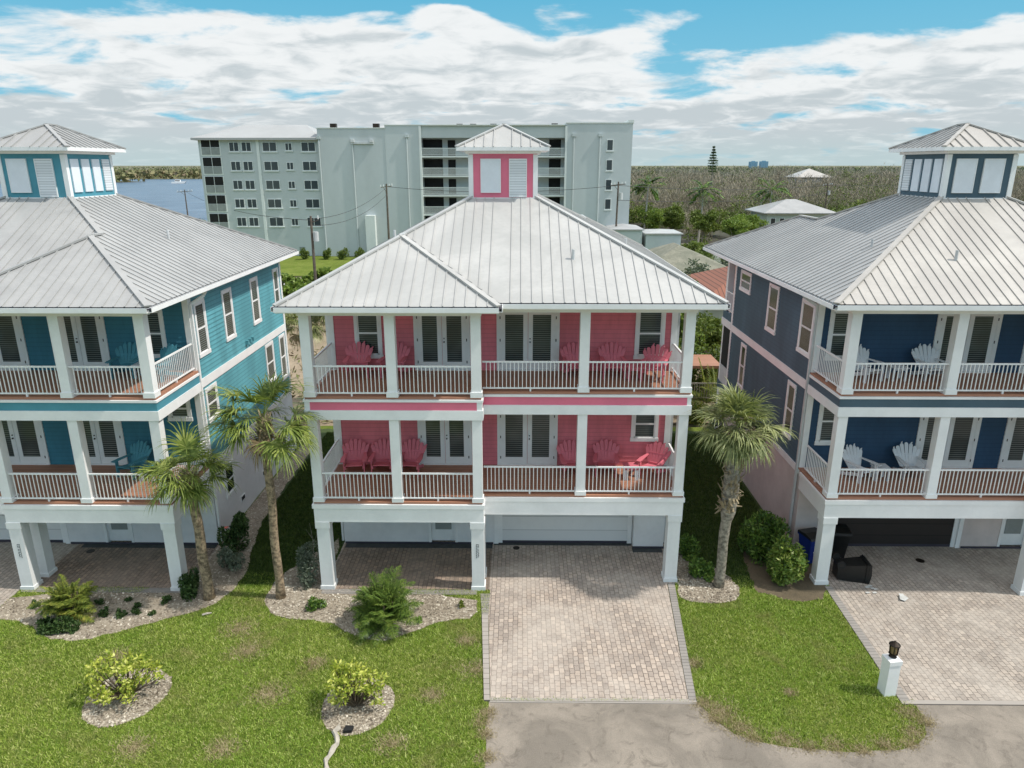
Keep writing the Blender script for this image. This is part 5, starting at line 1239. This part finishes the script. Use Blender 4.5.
tag(quads('distant_green_woodland', np.concatenate(gl), M['far_wood_leaf']), 'green trees far off along the horizon, haze put into their colour', 'woods', kind='stuff')
fs = []
n = 26000; X = rng.uniform(-640, -235, n); Yd = 560+np.abs(rng.normal(0, 160, n))+np.where(X > -310, (X+310)*1.6+40, 0)
k = ~inpoly(X, Yd, river); X, Yd = X[k], Yd[k]; n = len(X); Z = 7*rng.random(n)**.6
fs.append(leaves(np.stack([X, Yd, Z], 1), rng.uniform(1.2, 2.6, n), rng.uniform(.8, 1.8, n)))
tag(quads('far_shore_trees', np.concatenate(fs), M['far_leaf']), 'low wooded shore across the blue river', 'woods', kind='stuff')
# individual trees that stand out of the woods
def coconut(label, loc, h, seedv, L=2.9):
    r = random.Random(seedv); t = thing('coconut_palm', label, 'palm tree', loc, 0, 'tall palms in front of the woods'); Q = []
    MB().tube([(0,0,0),(.2,0,h*.5),(.35,0,h)], [.2,.15,.12], 8).build('trunk', M['concrete'], t)
    for k in range(22): pinnate(Q, (.35,0,h), r.uniform(0, 6.28), r.uniform(-.5, 1.2), L*r.uniform(.8, 1.1), r, 20, .95, .11, 1.3)
    quads('crown', np.array(Q), M['shrub_leaf'], t)
coconut('tall pale trunked palm rising beside the clipped hedge', (30.3, 124, 0), 8.8, 1, 3.6)
coconut('windswept palm behind the pale green house', (45.2, 134.5, 0), 8.4, 2, 3.8)
coconut('palm at the edge of the woods beside the apartment tower', (21.6, 127.5, 0), 9.4, 3, 3.4)
lt = thing('norfolk_pine', 'lone tall narrow tree standing above the woods', 'tree', (56.4, 220, 0))
MB().tube([(0,0,0),(.1,0,9),(0,0,18)], [.3,.2,.06], 8).build('trunk', M['trunk_grey'], lt)
n = 1500; z = 10.8+7.4*rng.random(n)**.9; z = np.round(z/.75)*.75+rng.normal(0, .12, n); a = rng.uniform(0, 6.28, n); q = (.25+(18.6-z)*.2*(1+.5*np.sin(a*2+z)))*rng.uniform(.2, 1, n)
quads('crown', leaves(np.stack([q*np.cos(a), q*np.sin(a), z], 1), rng.uniform(.18, .36, n), rng.uniform(.05, .12, n), np.stack([np.cos(a), np.sin(a), np.full(n, .3)], 1), .6), M['dark_leaf'], lt)
bt_ = thing('bare_tree', 'tall leafless pale tree above the distant woods', 'tree', (66, 190, 0)); b = MB(); r_ = random.Random(4)
b.tube([(0,0,0),(.2,0,6),(0,0,12.5)], [.25,.18,.05], 6)
for k in range(34):
    z = r_.uniform(5, 11.5); a = r_.uniform(0, 6.28); l = r_.uniform(1, 3.4)*(1.2-.6*(z-5)/7); e = (l*math.cos(a), l*math.sin(a), z+l*.8)
    b.tube([(.1,0,z), (e[0]*.5, e[1]*.5, z+l*.25), e], [.07, .05, .02], 4)
b.build('trunk', M['trunk_grey'], bt_)
nb = 900; C = np.stack([rng.normal(0, 1.6, nb), rng.normal(0, 1.6, nb), rng.uniform(7, 13, nb)], 1); quads('twigs', leaves(C, .35, .025, np.tile([0,0,1.], (nb,1)), .8), M['twig'], bt_)

# ------------------------------------------------------------------ sky, sun, camera
w = bpy.data.worlds.new('World'); scn.world = w; w.use_nodes = True; t = NT(w.node_tree); t.n.clear()
out = t.node('ShaderNodeOutputWorld'); bg = t.node('ShaderNodeBackground'); bg.inputs[1].default_value = .1
sky = t.node('ShaderNodeTexSky', sky_type='NISHITA'); sky.sun_disc = False; sky.sun_elevation = SUN_EL
sky.sun_rotation = math.pi/2-SUN_AZ; sky.air_density = 1.0; sky.dust_density = .6; sky.ozone_density = 1.5
tc = t.node('ShaderNodeTexCoord'); nrm = t.node('ShaderNodeVectorMath', operation='NORMALIZE'); t.l.new(tc.outputs['Generated'], nrm.inputs[0])
sp = t.node('ShaderNodeSeparateXYZ'); t.l.new(nrm.outputs[0], sp.inputs[0]); X, Y, Z = sp.outputs
Yp = t.math('MAXIMUM', t.math('ABSOLUTE', Y), .25); az = t.math('DIVIDE', X, Yp)
def cloudvec(s, off):
    den = t.math('ADD', t.math('MAXIMUM', Z, 0.0), s)
    c = t.node('ShaderNodeCombineXYZ'); t.put(c.inputs[0], t.math('ADD', t.math('DIVIDE', X, den), off)); t.put(c.inputs[1], t.math('DIVIDE', Y, den)); t.put(c.inputs[2], off)
    return c.outputs[0]
def gauss(cx, cz, rx, rz, tilt=0):
    a = t.math('DIVIDE', t.math('SUBTRACT', az, cx), rx); zz = t.math('SUBTRACT', Z, cz)
    if tilt: zz = t.math('SUBTRACT', zz, t.math('MULTIPLY', t.math('SUBTRACT', az, cx), tilt))
    e = t.math('DIVIDE', zz, rz)
    return t.math('EXPONENT', t.math('MULTIPLY', t.math('ADD', t.math('MULTIPLY', a, a), t.math('MULTIPLY', e, e)), -1.0))
cv = cloudvec(.20, 3.1)
n1 = t.noise(t.mapping(cv, (1.0, 1.1, 1)), 2.3, 12, .57, .3)
fine = t.noise(cloudvec(.13, 7.7), 4.2, 9, .6)
cov = t.math('ADD', n1, t.math('MULTIPLY', t.math('SUBTRACT', fine, .5), .14))
# large scale cover: overcast low, open patches high
cov = t.math('ADD', cov, t.ss(Z, .10, .175, .17, -.07))
for cx, cz, rx, rz, k, tl in [(.33, .165, .16, .04, -.20, .10), (.22, .122, .08, .012, -.14, .05), (.62, .185, .35, .028, -.22, 0), (-.62, .112, .12, .013, -.15, 0), (-.40, .075, .10, .006, -.08, 0),
        (-.30, .202, .42, .022, -.26, 0), (-.15, .178, .028, .013, -.14, 0), (-.02, .182, .03, .014, -.14, 0), (-.092, .176, .055, .015, .34, 0), (-.42, .15, .3, .03, .15, -.05), (.2, .17, .09, .016, .20, .12), (.72, .135, .22, .025, .20, .05), (0, .14, .28, .03, .16, 0), (.49, .193, .03, .006, .32, 0)]:
    cov = t.math('ADD', cov, t.math('MULTIPLY', gauss(cx, cz, rx, rz, tl), k))
mask = t.ss(cov, .465, .625)
thick = t.ss(cov, .56, .80)
shn = t.noise(t.mapping(cloudvec(.15, 1.7), (1, 1.0, 1)), 4.2, 10, .55, .5)
lower = t.ss(Z, .045, .12, .22, -.02)
sh = t.ss(t.math('ADD', t.math('ADD', shn, lower), t.math('MULTIPLY', thick, .14)), .50, .84)
cc = t.mix(sh, (9.1, 9.25, 9.25), (5.7, 6.25, 6.5))
fn_ = t.noise(cloudvec(.09, 5.0), 9, 8, .62)
cc = t.mix(t.ss(fn_, .45, .7, 0, .08), cc, (6.3, 6.8, 7.0))
blue = t.mix(t.ss(Z, .05, .35), (2.2, 5.7, 7.7), (.32, 4.1, 6.8))
skyc = t.mix(1.0, sky.outputs[0], (.9, 1.1, 1.0), 'MULTIPLY')
base = t.mix(t.ss(Z, .30, .6, .9, .05), skyc, blue)
full = t.mix(t.math('MULTIPLY', mask, .96), base, cc)
# high in the sky, out of the frame, the sky is boosted as added fill for the shade
haze = t.ss(Z, 0.0, .05, .75, 0)
full = t.mix(haze, full, (4.9, 6.3, 6.5))
up = t.ss(Z, .22, .42, 1.0, 2.9)
full = t.mix(t.ss(Z, .24, .45, 0, .72), full, (4.1, 3.95, 3.85)); sc_ = t.node('ShaderNodeVectorMath', operation='SCALE'); t.l.new(full, sc_.inputs[0]); t.l.new(up, sc_.inputs['Scale']); full = sc_.outputs[0]
t.put(bg.inputs[0], full); t.l.new(bg.outputs[0], out.inputs[0])
sl = bpy.data.lights.new('Sun', 'SUN'); sl.energy = 3.9; sl.angle = R(1.0); sl.color = (1, .955, .88)
so = bpy.data.objects.new('Sun', sl); COL.objects.link(so)
sd = Vector((math.cos(SUN_EL)*math.cos(SUN_AZ), math.cos(SUN_EL)*math.sin(SUN_AZ), math.sin(SUN_EL)))
so.rotation_euler = sd.to_track_quat('Z', 'Y').to_euler(); so.location = sd*60
cam = bpy.data.cameras.new('Camera'); cam.sensor_width = 36; cam.lens = 36*715/1024; cam.clip_end = 20000; cam.clip_start = .1
co = bpy.data.objects.new('Camera', cam); COL.objects.link(co); co.location = (0, 0, 13.04)
co.rotation_euler = (R(90-17.03), 0, R(.64)); scn.camera = co
scn.view_settings.view_transform = 'Standard'; scn.view_settings.look = 'None'; scn.view_settings.exposure = 0; scn.view_settings.gamma = 1
scn.cycles.max_bounces = 6; scn.cycles.transparent_max_bounces = 4
